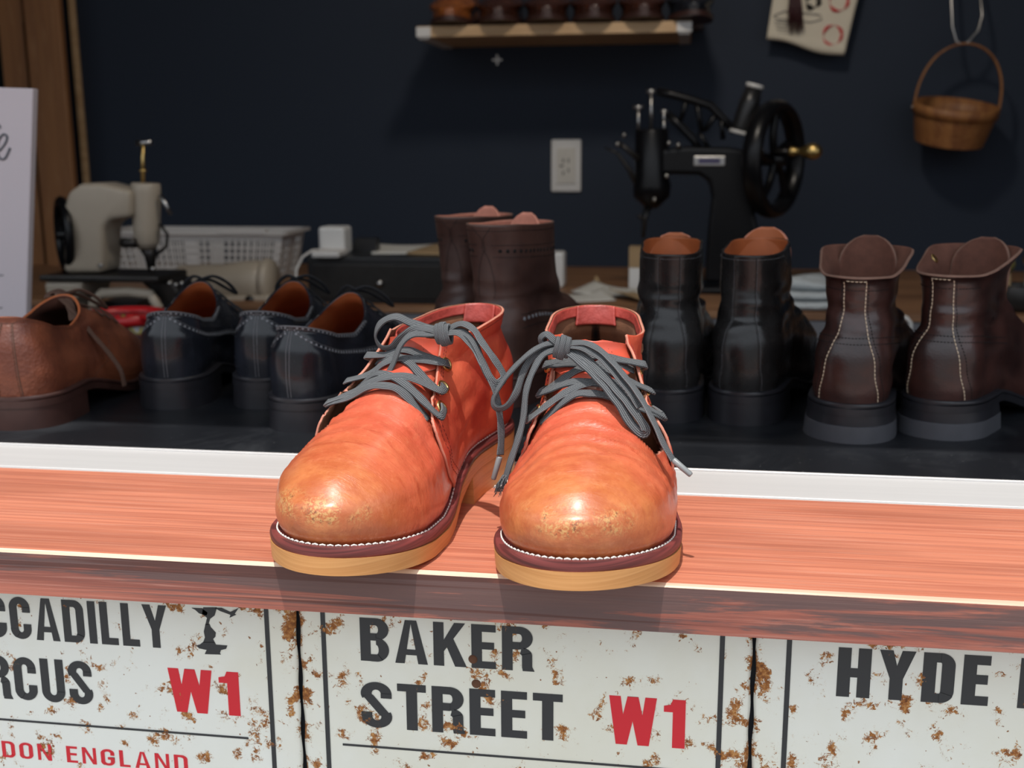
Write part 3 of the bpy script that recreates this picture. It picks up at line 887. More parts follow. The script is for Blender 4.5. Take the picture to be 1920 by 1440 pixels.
# condensed bold capitals drawn from strokes; unit height, returned as polygons
def glyph(ch, t=.19):
    w_ = {'I': t, 'W': .80, '1': .36, 'T': .50, 'E': .44, 'L': .42, 'Y': .60, 'A': .60, 'N': .56, 'C': .52, 'S': .54, 'U': .54, 'D': .53, 'B': .53, 'R': .55, 'K': .58, 'H': .56, 'G': .54, 'O': .54, 'P': .52, ' ': .22}[ch]
    P = []
    def rc(a, b, c, d): P.append([(a, b), (c, b), (c, d), (a, d)])
    def arc(cx, cy, rx, ry, a0, a1, n=12, tx=None):
        tx = t if tx is None else tx; ty = t*.84
        q = []
        for i in range(n):
            A = math.radians(a0+(a1-a0)*i/n); B = math.radians(a0+(a1-a0)*(i+1)/n)
            o = lambda an, e: (cx+(rx-e*tx)*math.cos(an), cy+(ry-e*ty)*math.sin(an))
            P.append([o(A, 0), o(B, 0), o(B, 1), o(A, 1)])
    h = t*.84
    if ch == 'I': rc(0, 0, t, 1)
    elif ch == 'L': rc(0, 0, t, 1); rc(t, 0, w_, h)
    elif ch == 'E': rc(0, 0, t, 1); rc(t, 0, w_, h); rc(t, 1-h, w_, 1); rc(t, .5-h/2+.02, w_-.03, .5+h/2+.02)
    elif ch == 'T': rc(0, 1-h, w_, 1); rc(w_/2-t/2, 0, w_/2+t/2, 1-h)
    elif ch == 'H': rc(0, 0, t, 1); rc(w_-t, 0, w_, 1); rc(t, .5-h/2, w_-t, .5+h/2)
    elif ch == 'N': rc(0, 0, t*.8, 1); rc(w_-t*.8, 0, w_, 1); P.append([(t*.2, 1), (t*.95, 1), (w_-t*.2, 0), (w_-t*.95, 0)])
    elif ch == 'A':
        P.append([(0, 0), (t*.92, 0), (w_/2+t*.05, 1), (w_/2-t*.55, 1)]); P.append([(w_-t*.92, 0), (w_, 0), (w_/2+t*.55, 1), (w_/2-t*.05, 1)]); rc(w_*.24, .2, w_*.76, .2+h*.8)
    elif ch == 'Y':
        P.append([(0, 1), (t*1.02, 1), (w_/2+t*.3, .42), (w_/2-t*.45, .40)]); P.append([(w_-t*1.02, 1), (w_, 1), (w_/2+t*.45, .40), (w_/2-t*.3, .42)]); rc(w_/2-t/2, 0, w_/2+t/2, .46)
    elif ch == 'K':
        rc(0, 0, t, 1); P.append([(t, .34), (t, .60), (w_-t*1.05, 1), (w_, 1)]); P.append([(t*1.15, .52), (t*1.75, .72), (w_+.02, 0), (w_-t*1.0, 0)])
    elif ch == 'W':
        q = w_/4
        P.append([(0, 1), (t*.92, 1), (q+t*.52, 0), (q-t*.38, 0)]); P.append([(q-t*.38, 0), (q+t*.52, 0), (2*q+t*.44, 1), (2*q-t*.44, 1)])
        P.append([(2*q-t*.44, 1), (2*q+t*.44, 1), (3*q+t*.38, 0), (3*q-t*.52, 0)]); P.append([(w_-t*.92, 1), (w_, 1), (3*q+t*.38, 0), (3*q-t*.52, 0)])
    elif ch == '1':
        rc(w_-t, 0, w_, 1); P.append([(0, .74), (w_-t, .74), (w_-t, .90), (0, .86)]); P.append([(w_-t-.07, .80), (w_-t, .80), (w_-t, 1), (w_-t+.0, 1)])
    elif ch == 'D':
        rc(0, 0, t, 1); rc(t, 0, w_-.24, h); rc(t, 1-h, w_-.24, 1); arc(w_-.24, 1-.24, .24, .24, 0, 90); arc(w_-.24, .24, .24, .24, -90, 0); rc(w_-t, .24, w_, .76)
    elif ch in 'BRP':
        rc(0, 0, t, 1); r = .235
        rc(t, 1-h, w_-r, 1); arc(w_-r, 1-.255, r, .255, -90, 90, 18); rc(t, .49, w_-r, .49+h)
        if ch == 'B': arc(w_-r, .275, r, .275, -90, 90, 18); rc(t, 0, w_-r, h)
        if ch == 'R': rc(w_-t, .07, w_-.01, .36); arc(w_-r, .36, r-.01, .18, 0, 80, 8); P.append([(w_-t, .10), (w_-.01, .10), (w_+.03, 0), (w_-t+.01, 0)])
    elif ch == 'U': rc(0, .25, t, 1); rc(w_-t, .25, w_, 1); arc(w_/2, .25, w_/2, .25, 180, 360, 18)
    elif ch in 'CGO':
        arc(w_/2, 1-.25, w_/2, .25, 0, 180, 18); arc(w_/2, .25, w_/2, .25, 180, 360, 18); rc(0, .25, t, .75)
        if ch == 'O': rc(w_-t, .25, w_, .75)
        else: rc(w_-t, .64, w_, .76); rc(w_-t, .24, w_, .36 if ch == 'C' else .52)
        if ch == 'G': rc(w_*.52, .38, w_, .52)
    elif ch == 'S':
        arc(w_/2, 1-.25, w_/2, .25, 0, 205, 20); arc(w_/2, .25, w_/2, .25, 180, 385, 20); rc(w_-t, .66, w_, .76); rc(0, .24, t, .34)
        P.append([(.03, .70), (t+.02, .72), (w_-.03, .30), (w_-t-.02, .28)])
    return w_, P

def lettering(name, text, x0, z0, x1, z1, parent, mat, gap=.11, t=.19, bolder=1.0):
    """text from (x0) to (x1) in the sign's plane, z0 baseline, z1 cap height; the line may run downhill with the sheet"""
    ws = [glyph(c, t)[0] for c in text]; tot = sum(ws)+gap*(len(text)-1)
    mb = MB(); x = 0
    kx = (x1-x0)/tot
    for c, w_ in zip(text, ws):
        for q, poly in enumerate(glyph(c, t)[1]):
            A = sum(poly[i][0]*poly[(i+1) % len(poly)][1]-poly[(i+1) % len(poly)][0]*poly[i][1] for i in range(len(poly)))
            if A < 0: poly = poly[::-1]
            mb.prism(poly, lambda px, pz, x=x, q=q: (x0+(x+px)*kx, YS-.00030-.000018*(q % 24), z0+pz*(z1-z0)), lambda px, pz, x=x: (x0+(x+px)*kx, YS+.0001, z0+pz*(z1-z0)))
        x += w_+gap
    return mb.build(name, mat, parent)
def sx_(px, py): p = at(px, py, YS); return p[0], p[2]
def tin_sign(x0, x1, z0, z1, label, tilt=0.0):
    # sheet with slightly wavy, rolled rim; a rim attribute drives the heavier rust at its edges
    nx, nz = 120, 100
    gx = np.linspace(x0, x1, nx+1); gz = np.linspace(z0, z1, nz+1)
    V = []; rim = []
    for z in gz:
        for x in gx:
            d = min(x-x0, x1-x, (z-z0))
            rim.append(float(np.clip(1-d/.012, 0, 1)))
            e = max(0, 1-min(x-x0, x1-x)/.0035)
            V.append((x + .0004*math.sin(z*190+x0*50)*e, YS+.0016*e*e, z))
    F = [(j*(nx+1)+i, j*(nx+1)+i+1, (j+1)*(nx+1)+i+1, (j+1)*(nx+1)+i) for j in range(nz) for i in range(nx)]
    o = mesh_obj('street_sign', V, F, [M_ENAMEL, M_RUSTE], None)
    at_ = o.data.attributes.new('rim', 'FLOAT', 'POINT'); at_.data.foreach_set('value', rim)
    sd = o.modifiers.new('thickness', 'SOLIDIFY'); sd.thickness = .0008; sd.offset = -1; sd.material_offset = 1; sd.material_offset_rim = 1
    tag(o, label, 'street sign', 'tin street signs under the ledge')
    return o
def bar(mb, xa, za, xb, zb, t):
    mb.box(((xa+xb)/2, YS-.0001, (za+zb)/2), (max(abs(xb-xa), t), .0006, max(abs(zb-za), t)))
ZT, ZB = -.0300, -.235
xg1 = sx_(563, 1290)[0]; xg2 = sx_(1411, 1300)[0]; wsg = xg2-xg1
sgA = tin_sign(xg1-wsg+.0012, xg1-.0012, ZB, ZT, 'white tin sign reading PICCADILLY CIRCUS W1, London England in red below')
sgB = tin_sign(xg1+.0012, xg2-.0012, ZB, ZT, 'white tin sign reading BAKER STREET W1, middle of the row of signs')
sgC = tin_sign(xg2+.0012, xg2+wsg-.0012, ZB, ZT, 'white tin sign reading HYDE, cut off by the right edge of the picture')
def frame(sg, xa, xb, rule=None):
    mb = MB(); t = .0030
    bar(mb, xa, ZT-.002, xa, ZB+.014, t); bar(mb, xb, ZT-.002, xb, ZB+.014, t); bar(mb, xa, ZB+.014, xb, ZB+.014, t)
    if rule: bar(mb, *rule, .0014)
    mb.build('border_line', M_LBLACK, sg)
xb1 = sx_(611, 1290)[0]; xb2 = sx_(1351, 1300)[0]; xa2 = sx_(507, 1290)[0]; xc1 = sx_(1475, 1310)[0]
z_rule = sx_(950, 1419)[1]
frame(sgA, xg1-wsg+(xb1-xg1), xa2, (sx_(466, 1384)[0]-.215, sx_(466, 1384)[1], sx_(466, 1384)[0], sx_(466, 1384)[1]))
frame(sgB, xb1, xb2, (sx_(643, 1398)[0], z_rule, sx_(1262, 1439)[0], z_rule))
frame(sgC, xc1, xg2+wsg-.018)
def line(sg, text, l_, r_, top, bot, mat=None, **kw):
    (xa, za), (xb, zb), (xt, zt) = sx_(*l_), sx_(*r_), sx_(*top)
    z0 = sx_(*bot)[1]
    lettering('lettering', text, xa, z0, xb, zt, sg, mat or M_LBLACK, **kw)
line(sgB, 'BAKER', (675.5, 1200), (999, 1215), (674, 1157.5), (677, 1238))
line(sgB, 'STREET', (677.5, 1320), (1055, 1335), (679, 1277), (681, 1362), gap=.10)
line(sgB, 'W1', (1142, 1330), (1285, 1350), (1143, 1303.5), (1180, 1396), mat=M_LRED, gap=.12, t=.21)
# the whole words run off the picture at its left edge
zA0, zA1 = sx_(200, 1208)[1], sx_(200, 1129)[1]
xY = sx_(313.5, 1165)[0]; xA = sx_(66, 1165)[0]
wA = [glyph(c)[0] for c in 'ADILLY']; kA = (xY-xA)/(sum(wA)+.11*5)
wP = [glyph(c)[0] for c in 'PICC']; xP = xA-(sum(wP)+.11*4)*kA
lettering('lettering', 'PICCADILLY', xP, zA0, xY, zA1, sgA, M_LBLACK)
zC0, zC1 = sx_(100, 1316)[1], sx_(100, 1236)[1]
xS = sx_(173, 1280)[0]; xU = sx_(78, 1280)[0]
kC = (xS-xU)/(glyph('U')[0]+glyph('S')[0]+.11)
xC = xS-(sum(glyph(c)[0] for c in 'CIRCUS')+.11*5)*kC
lettering('lettering', 'CIRCUS', xC, zC0, xS, zC1, sgA, M_LBLACK)
line(sgA, 'W1', (317, 1290), (449, 1300), (318, 1252), (350, 1335), mat=M_LRED, gap=.12, t=.21)
xD = sx_(352, 1430)[0]; xE = sx_(125, 1413)[0]
kE = (xD-xE)/(sum(glyph(c, .15)[0] for c in 'ENGLAND')+.2*6)
xL = xD-(sum(glyph(c, .15)[0] for c in 'LONDON ENGLAND')+.2*13)*kE
lettering('lettering', 'LONDON ENGLAND', xL, sx_(180, 1433)[1], xD, sx_(180, 1403)[1], sgA, M_LRED, gap=.2, t=.15)
xH, xHE = sx_(1570, 1260)[0], sx_(1856, 1270)[0]; kH = (xHE-xH)/(sum(glyph(c, .22)[0] for c in 'HYDE')+.13*3)
lettering('lettering', 'HYDE PARK', xH, sx_(1600, 1307)[1], xH+kH*(sum(glyph(c, .22)[0] for c in 'HYDE PARK')+.13*8), sx_(1600, 1215)[1], sgC, M_LBLACK, gap=.13, t=.22)
# winged statue on its stepped fountain, drawn as a flat black emblem
def emblem(sg, polys):
    mb = MB()
    for po in polys:
        q = [sx_(*p) for p in po]
        A = sum(q[i][0]*q[(i+1) % len(q)][1]-q[(i+1) % len(q)][0]*q[i][1] for i in range(len(q)))
        if A < 0: q = q[::-1]
        mb.prism(q, lambda x, z: (x, YS-.00035, z), lambda x, z: (x, YS+.0001, z))
    mb.build('emblem', M_LBLACK, sg)
def Z3(L): return [(x/2.322, 820+y/2.322) for x, y in L]
emblem(sgA, [Z3([(885, 740), (945, 740), (935, 775), (915, 790), (908, 815), (895, 815), (902, 785), (880, 768)]),
             Z3([(835, 742), (880, 744), (905, 762), (900, 775), (868, 766), (850, 750)]),
             Z3([(935, 742), (965, 742), (1003, 760), (1040, 742), (1022, 768), (1028, 772), (1000, 785), (1004, 772), (960, 756)]),
             Z3([(895, 812), (912, 812), (918, 826), (940, 850), (938, 868), (928, 878), (935, 892), (885, 892), (893, 870), (888, 845)]),
             Z3([(885, 890), (935, 890), (940, 902), (990, 906), (985, 920), (962, 926), (958, 940), (962, 945), (892, 943), (900, 925), (868, 918), (854, 906), (870, 902)])])
# two small screws holding the middle sign
for (px, py) in ((893, 1282), (887, 1236)):
    x, z = sx_(px, py); MB().lathe([(0, -.0014), (.0022, -.0012), (.0030, -.0002), (.0032, .0004)], (x, YS, z), (0, 1, 0), 16).build('screw', M_RUSTE, sgB)

# ------------------------------------------------------------------ shoes and boots on the board
def place(heel, heading_deg, L):
    h = math.radians(heading_deg)
    return (heel[0]+L*math.sin(h), heel[1]+L*math.cos(h), heel[2] if len(heel) > 2 else 0.0), PI-h

def footwear(name, m, heel, heading, label, group, up, lin, soles, rings, cat='boot', rows=80, n=56, disp=None, L=.290,
             thick=.0024, heel_h=.020, plate=.006, welt=.004, hwk=1.07, wk=.905, hb=.205, flareh=.0, v0=0.0, edge=None, zk=1.0):
    loc, rz = place(heel, heading, L)
    ft = Foot(m, L=L, heel=heel_h, spring=.006, plate=plate, welt=welt, hb=hb, wk=wk, hwk=hwk)
    root = empty(name, loc, rz, label, cat, group); ft.root = root
    ft.slab('outsole', .0005, lambda y: ft.base(y)+ft.plate, ft.base, soles[0], root)
    ft.slab('welt', .0000, ft.top, lambda y: ft.base(y)+ft.plate, soles[0], root, bulge=.0006)
    if len(soles) > 1:      # two-layer heel: dark leather stack over a rubber top piece
        ft.slab('heel', .0000, lambda y: ft.base(y)+.0002, lambda y: y*0+heel_h*.62, soles[0], root, off2=.0010+flareh*.4, ycut=hb+.012)
        ft.slab('heel_top_piece', .0010+flareh*.4, lambda y: y*0+heel_h*.62, lambda y: y*0, soles[1], root, off2=.0010+flareh, ycut=hb+.010)
    else:
        ft.slab('heel', .0000, lambda y: ft.base(y)+.0002, lambda y: y*0, soles[0], root, off2=.0008+flareh, ycut=hb+.012)
    if zk != 1.0:
        rings = [dict(d, z=[(q[0], .03+(q[1]-.03)*zk) for q in d['z']]) if 'z' in d else d for d in rings]
    ft.surface(rings, rows=rows, n=n, disp=disp)
    ft.shell('upper', [up, lin, edge or up], root, 0, 1, thick)
    y, xa, xb = ft.outline(-.010, 40, 0)
    V = [(xa[j], y[j], ft.top(y[j])+.002) for j in range(41)]+[(xb[j], y[j], ft.top(y[j])+.002) for j in range(41)]
    mesh_obj('insole', V, [(j, j+1, 42+j, 41+j) for j in range(40)], lin, root)
    return ft, root
def seam(ft, mb, path, pitch=.0026, ln=.0018, r=.0003, lift=.0003, n=120):
    AV = catmull(np.array(path, float), n)
    pn = [ft.pt(a_, v, 0) for a_, v in AV]
    stitch(mb, [p for p, _ in pn], [q for _, q in pn], pitch, ln, r, lift)
def cord(ft, mb, path, r=.0005, lift=.0001, n=100):
    AV = catmull(np.array(path, float), n)
    mb.tube([ft.pt(a_, v, lift)[0] for a_, v in AV], r, 6)
def punches(ft, mb, path, pitch, r, n=300, lift=-.0002):
    AV = catmull(np.array(path, float), n)
    pn = [ft.pt(a_, v, 0) for a_, v in AV]
    P = np.array([p for p, _ in pn]); N = np.array([q for _, q in pn])
    d = np.r_[0, np.cumsum(np.linalg.norm(np.diff(P, axis=0), axis=1))]
    t = pitch/2
    while t < d[-1]:
        i = int(np.searchsorted(d, t)); i = min(i, len(P)-1)
        mb.lathe([(r, lift), (r*.95, lift+.0005), (r*.5, lift+.0004), (0, lift+.0004)], P[i], N[i], 8)
        t += pitch
def waves(sd, zlo, zhi, amp=.002):
    def f(ft, P):
        X, Y, Z = P[..., 0], P[..., 1], P[..., 2]; D = np.zeros(X.shape)
        mk = sstep(zlo-.012, zlo+.01, Z)*(1-sstep(zhi-.01, zhi+.015, Z))
        for i in range(P.shape[0]):
            for j in range(P.shape[1]):
                x, y, z = P[i, j]
                D[i, j] = mk[i, j]*amp*noise.noise(Vector((x*22+sd, y*22, z*75+sd*3)))*1.6 + .0006*noise.noise(Vector((x*45, y*45+sd, z*45)))
        return D
    return f

LOWR = [dict(yf=.004, yb=.2865, off=-.0050, rz=[(0, -.0008), (.3, -.0008)]),
        dict(yf=.003, yb=.2875, off=-.0040, rz=[(0, .006), (.3, .008)]),
        dict(yf=.003, yb=.2885, off=-.0045, rz=[(0, .014), (.3, .022)]),
        dict(yf=.014, yb=.2870, w=[(0, .036, .034), (.07, .047, .047), (.10, .047, .049), (.15, .036, .040), (.2, .030, .033), (.29, .0285, .0285)],
             z=[(0, .033), (.06, .040), (.10, .046), (.15, .050), (.2, .0525), (.24, .058), (.3, .068)], af=.055),
        dict(yf=.045, yb=.2835, w=[(0, .030, .030), (.08, .036, .037), (.11, .038, .040), (.15, .034, .036), (.2, .029, .031), (.29, .0265, .0265)],
             z=[(0, .046), (.10, .056), (.15, .060), (.2, .0585), (.24, .063), (.3, .079)], af=.05, ab=.036),
        dict(yf=.095, yb=.2805, w=[(0, .026, .026), (.13, .030, .032), (.16, .031, .033), (.2, .0285, .030), (.29, .025, .025)],
             z=[(0, .064), (.13, .070), (.16, .068), (.2, .0625), (.24, .0675), (.3, .086)], af=.045, ab=.036),
        dict(yf=.135, yb=.2785, w=[(0, .021, .021), (.16, .027, .028), (.2, .0275, .0285), (.29, .024, .024)],
             z=[(0, .088), (.137, .088), (.145, .0855), (.158, .084), (.175, .075), (.205, .0665), (.24, .0715), (.3, .0895)], af=.045, ab=.036, c=0, sm=9),
        dict(yf=.146, yb=.2790, w=[(0, .019, .019), (.17, .0255, .0265), (.2, .0265, .0275), (.29, .0235, .0235)],
             z=[(0, .0995), (.146, .0995), (.150, .0965), (.158, .091), (.175, .081), (.205, .0715), (.24, .0755), (.3, .0935)], af=.045, ab=.036, c=0, sm=7)]
def front_laces(ft, root, mat, n=3, y0=.138, dy=-.014, w=.0042):
    """bars of lace across the facings in front of the opening, with two small loops"""
    mb = MB()
    for q in range(n):
        y = y0+dy*q
        pts = []; ups = []
        for a_ in (-.16, -.10, -.04, .04, .10, .16):
            # find the row on this column that reaches y
            best = min((abs(ft.pt(a_, v, 0)[0][1]-y), v) for v in np.linspace(.35, 1, 60))[1]
            p, nn = ft.pt(a_, best, .0028); pts.append(p); ups.append(nn)
        ribbon(mb, pts, ups, w, .0016)
    p, nn = ft.pt(0, .97, .006)
    for sgn in (1, -1):
        pts = [p, p+np.array([sgn*.011, -.006, .002]), p+np.array([sgn*.023, -.014, -.006]), p+np.array([sgn*.029, -.024, -.018]), p+np.array([sgn*.022, -.024, -.015]), p+np.array([sgn*.009, -.012, -.004]), p]
        ribbon(mb, pts, [nn]*7, w, .0014)
    return mb.build('laces', mat, root)
def brogue(m, heel, heading, label):
    ft, root = footwear('brogue_shoe', m, heel, heading, label, 'black brogue shoes on the board', M_BLACKL, M_TANLIN, [M_BLKSOLE] , LOWR, cat='shoe', disp=waves(heel[0]*10, .2, .3), zk=1.10, wk=.92, hwk=1.08)
    mb = MB()
    for sgn in (1, -1):
        s_ = lambda L: [(.5+sgn*a_, v) for a_, v in L]
        punches(ft, mb, s_([(0.012, .945), (.06, .945), (.12, .945), (.19, .945), (.26, .945), (.33, .93)]), .0050, .00115)
        punches(ft, mb, s_([(.010, .80), (.03, .70), (.055, .60), (.09, .53), (.13, .50), (.17, .50), (.22, .47), (.26, .38)]), .0050, .00115)
        punches(ft, mb, s_([(.006, .90), (.022, .85), (.03, .78)]), .0036, .0006)
    mb.build('perforations', M_PUNCH, root, 'small punched holes with their glint painted grey')
    mb = MB()
    for sgn in (1, -1):
        s_ = lambda L: [(.5+sgn*a_, v) for a_, v in L]
        cord(ft, mb, s_([(0.0, .985), (.1, .985), (.2, .985), (.32, .985)]), .0007)
        for dv in (.035, -.035):
            seam(ft, mb, s_([(.016, .80+dv), (.036, .70+dv), (.060, .60+dv), (.09, .535+dv), (.13, .505+dv), (.17, .505+dv), (.22, .475+dv), (.26, .38+dv)]), .0020, .0014, .00028)
        seam(ft, mb, s_([(0.0, .91), (.06, .91), (.12, .91), (.19, .91), (.26, .91), (.33, .90)]), .0020, .0014, .00025)
        cord(ft, mb, s_([(.0035, .02), (.0035, .5), (.0035, .95)]), .0003)
    mb.build('stitching', M_GREYST, root, 'grey stitches')
    front_laces(ft, root, M_BLACE)
    return ft, root
def H(px, py): p = on(px, py, 0); return (float(p[0]), float(p[1]))
brogue(-1, H(314, 769), -9, 'black polished brogue beside the brown grained shoe, first of the three from the left')
brogue(1, H(484, 768), -4, 'black polished brogue half hidden behind the nearer one, middle of the three')
brogue(1, H(543, 812), 7, 'black polished brogue standing nearest to the orange boots, right of the three')

DERR = [dict(d) for d in LOWR]
DERR[6]['z'] = [(0, .080), (.145, .078), (.158, .0765), (.175, .072), (.205, .0665), (.24, .0715), (.3, .0895)]
DERR[7]['z'] = [(0, .0895), (.146, .0895), (.158, .085), (.175, .078), (.205, .0715), (.24, .0755), (.3, .0935)]
ftD, rtD = footwear('derby_shoe', 1, H(22, 808), -9, 'brown pebble-grained derby shoe at the left end of the black board', None, M_BROWNG, M_DKLIN, [M_BRSOLE], DERR, cat='shoe', disp=waves(4.4, .2, .3), wk=1.03, edge=M_TANLIN, zk=1.22)
mb = MB()
for sgn in (1, -1):
    s_ = lambda L: [(.5+sgn*a_, v) for a_, v in L]
    seam(ftD, mb, s_([(.020, .03), (.016, .3), (.013, .6), (.013, .83)]), .0028, .0019, .00032)
    seam(ftD, mb, s_([(.000, .85), (.02, .84), (.03, .88), (.06, .93), (.15, .94), (.3, .93)]), .0026, .0018, .00025)
    mbv = MB(); seam(ftD, mbv, s_([(.20, .02), (.215, .2), (.25, .4), (.27, .55)]), .0026, .0018, .00025); mbv.build('vamp_seam', M_BRLACE, rtD, 'dull brown stitches')
    cord(ftD, mb, s_([(.024, .02), (.020, .3), (.017, .6), (.017, .85)]), .0005)
mb.build('stitching', M_BRLACE, rtD, 'dull brown stitches')
front_laces(ftD, rtD, M_BRLACE)

inv_ = rtD.matrix_basis.inverted()
def derby_lace(pts, ups, w=.005):
    mb = MB(); ribbon(mb, [np.array(inv_ @ Vector(at(*p))) for p in pts], [np.array(inv_.to_3x3() @ Vector(q)) for q in ups], w, .0015, n=90)
    return mb.build('lace_end', M_BRLACE, rtD)
derby_lace([(88, 556, .43), (112, 560, .415), (140, 586, .40), (172, 625, .39), (204, 662, .39), (226, 694, .39), (234, 724, .39)], [(0, -.4, .9), (.3, -.4, .8), (.7, -.5, .5), (.7, -.5, .5), (.7, -.6, .4), (.8, -.6, .2), (.8, -.6, 0)])
derby_lace([(84, 556, .43), (104, 546, .43), (124, 556, .42), (134, 580, .405), (138, 600, .395)], [(0, -.4, .9)]*5, .009)

# boots with a tall shaft, seen from behind
def BOOTR(H_=.150, front=.165, tw=.0285, flare=0.0, sag=0.0, yb=.279, len_=.0):
    return [dict(yf=.004, yb=.2865, off=-.0050, rz=[(0, -.0008), (.3, -.0008)]),
            dict(yf=.003, yb=.2880, off=-.0035, rz=[(0, .008), (.3, .009)]),
            dict(yf=.004, yb=.2885, off=-.0045, rz=[(0, .018), (.3, .022)]),
            dict(yf=.014, yb=.2860, w=[(0, .036, .034), (.07, .046, .046), (.10, .046, .048), (.15, .037, .041), (.2, .032, .034), (.29, .030, .030)],
                 z=[(0, .044), (.06, .047), (.10, .052), (.15, .060), (.2, .068), (.3, .074)], af=.055),
            dict(yf=.060, yb=.2790, w=[(0, .032, .032), (.11, .038, .040), (.15, .035, .037), (.2, .0285, .030), (.29, .0255, .0255)],
                 z=[(0, .060), (.11, .069), (.15, .078), (.2, .088), (.3, .094)], af=.05, ab=.036),
            dict(yf=.110, yb=.2745, w=[(0, .028, .028), (.14, .032, .034), (.17, .031, .032), (.2, .0275, .028), (.29, .0245, .0245)],
                 z=[(0, .078), (.14, .085), (.17, .093), (.2, .100), (.3, .106)], af=.045, ab=.040),
            dict(yf=.148-len_, yb=.2750, w=[(0, .025, .025), (.17, .029, .030), (.2, .0285, .029), (.29, .026, .026)],
                 z=[(0, .104), (.17, .107), (.2, .112), (.3, .118)], af=.045, ab=.042, c=0),
            dict(yf=.160-len_, yb=.2770, w=[(0, .026, .026), (.18, .0275+tw*.1, .0275+tw*.1), (.29, tw, tw)],
                 z=[(0, (.118+front)/2), (.2, (.118+front)/2-.003), (.3, (.122+H_)/2)], af=.042, ab=.044, c=0),
            dict(yf=.165-len_-flare, yb=yb, w=[(0, tw+flare, tw+flare), (.2, tw+.002+flare, tw+.002+flare), (.29, tw, tw)],
                 z=[(0, front), (.19, front-.002), (.225, (front+H_)/2-.002), (.26, H_), (.3, H_-sag)], af=.040, ab=.046, c=0)]
def boot_tongue(ft, root, mats, w=.024, y=.172, z0=.10, z1=.185, lean=.012, bulge=.010, skew=0.0, name='tongue'):
    nv, nu = 24, 22; P = np.zeros((nv+1, nu+1, 3))
    for i in range(nv+1):
        t = i/nv; ww = w*(1.0 if t < .55 else math.sqrt(max(0, 1-((t-.55)/.46)**2.3)))
        for j in range(nu+1):
            q = j/nu*2-1
            P[i, j] = (ft.m*(q*ww+skew*t), y-lean*t-bulge*(1-q*q*(ww/w)**2)*.9+.004*(q*ww/w)**2, z0+(z1-z0)*t)
    mb = MB(); mb.grid(P, flip=(ft.m < 0)); o = mb.build(name, mats, root)
    sd = o.modifiers.new('thickness', 'SOLIDIFY'); sd.thickness = .0026; sd.offset = 0; sd.material_offset = 1; sd.material_offset_rim = 2
    return o
def black_boot(m, heel, heading, label, sk, z1):
    ft, root = footwear('ankle_boot', m, heel, heading, label, 'pair of black leather boots', M_BLACKB, M_TANLIN, [M_BLKSOLE], BOOTR(.149, .158, .0265), disp=waves(heel[0]*30+2, .085, .115, .0032), rows=100, n=64, edge=M_BLACKB)
    mb = MB(); mb2 = MB()
    for sgn in (1, -1):
        s_ = lambda L: [(.5+sgn*a_, v) for a_, v in L]
        cord(ft, mb, s_([(.046, .02), (.043, .2), (.034, .42), (.032, .55), (.036, .7), (.040, .85), (.042, .99)]), .0006)
        seam(ft, mb2, s_([(.050, .02), (.047, .2), (.038, .42), (.036, .55), (.040, .7), (.044, .85), (.046, .99)]), .0020, .0015, .00022)
    seam(ft, mb2, [(.30, .965), (.4, .965), (.5, .965), (.6, .965), (.70, .965)], .0020, .0015, .00022)
    mb.build('backstay', M_BLACKB, root); mb2.build('stitching', M_GREYST, root, 'grey stitches')
    boot_tongue(ft, root, [M_BLACKB, M_TANLIN, M_EDGE], w=.025, y=.178, z0=.10, z1=z1, lean=.004, skew=sk)
    return ft, root
black_boot(-1, H(1247, 794), 1, 'black leather boot with a tan tongue directly behind the right orange boot', .002, .160)
black_boot(1, H(1382, 798), 12, 'black leather boot with creased ankle beside the dark brown pair', -.002, .166)

def service_boot(m, heel, heading, label, sk, z1, w=.025, fr=.155):
    ft, root = footwear('service_boot', m, heel, heading, label, 'pair of dark brown boots', M_DKBROWN, M_DKLIN, [M_BLKSOLE, M_GRYSOLE], BOOTR(.136, fr, .0275, flare=.010, yb=.283), disp=waves(heel[0]*30+7, .085, .112, .0028), rows=100, n=64, heel_h=.023, hwk=1.11, flareh=.002, edge=M_EDGEB)
    mb = MB(); mb2 = MB()
    for sgn in (1, -1):
        s_ = lambda L: [(.5+sgn*a_, v) for a_, v in L]
        seam(ft, mb, s_([(.066, .02), (.060, .15), (.050, .32), (.036, .46), (.034, .60), (.036, .78), (.038, .945)]), .0034, .0026, .00050)
        seam(ft, mb2, s_([(.082, .02), (.076, .15), (.064, .32), (.047, .46), (.044, .60), (.046, .78), (.048, .97)]), .0028, .0019, .00035)
    seam(ft, mb, [(.462, .945), (.48, .945), (.5, .945), (.52, .945), (.538, .945)], .0034, .0026, .00050)
    for v in (.43, .46):
        seam(ft, mb2, [(.30, v-.03), (.4, v), (.5, v), (.6, v), (.70, v-.03)], .0028, .0019, .00040)
    seam(ft, mb2, [(.36, .83), (.45, .83), (.5, .83), (.55, .83), (.64, .83)], .0028, .0019, .00035)
    mb.build('backstay_stitching', M_CREAMST, root, 'cream stitches'); mb2.build('stitching', M_DKST, root, 'black stitches')
    boot_tongue(ft, root, [M_DKBROWN, M_DKLIN, M_EDGEB], w=w, y=.178, z0=.10, z1=z1, lean=.002, skew=sk)
    return ft, root
M_EDGEB = simple('worn_brown_leather_edge', (0.20, 0.11, 0.08), 0.75, var=0.3, vs=160)
service_boot(-1, H(1583, 831), 14, 'dark brown boot with cream backstay stitching, next to the black boots', .000, .163)
fs, rs = service_boot(1, H(1737, 822), 29, 'dark brown boot with cream backstay stitching at the right end of the board', -.004, .161)
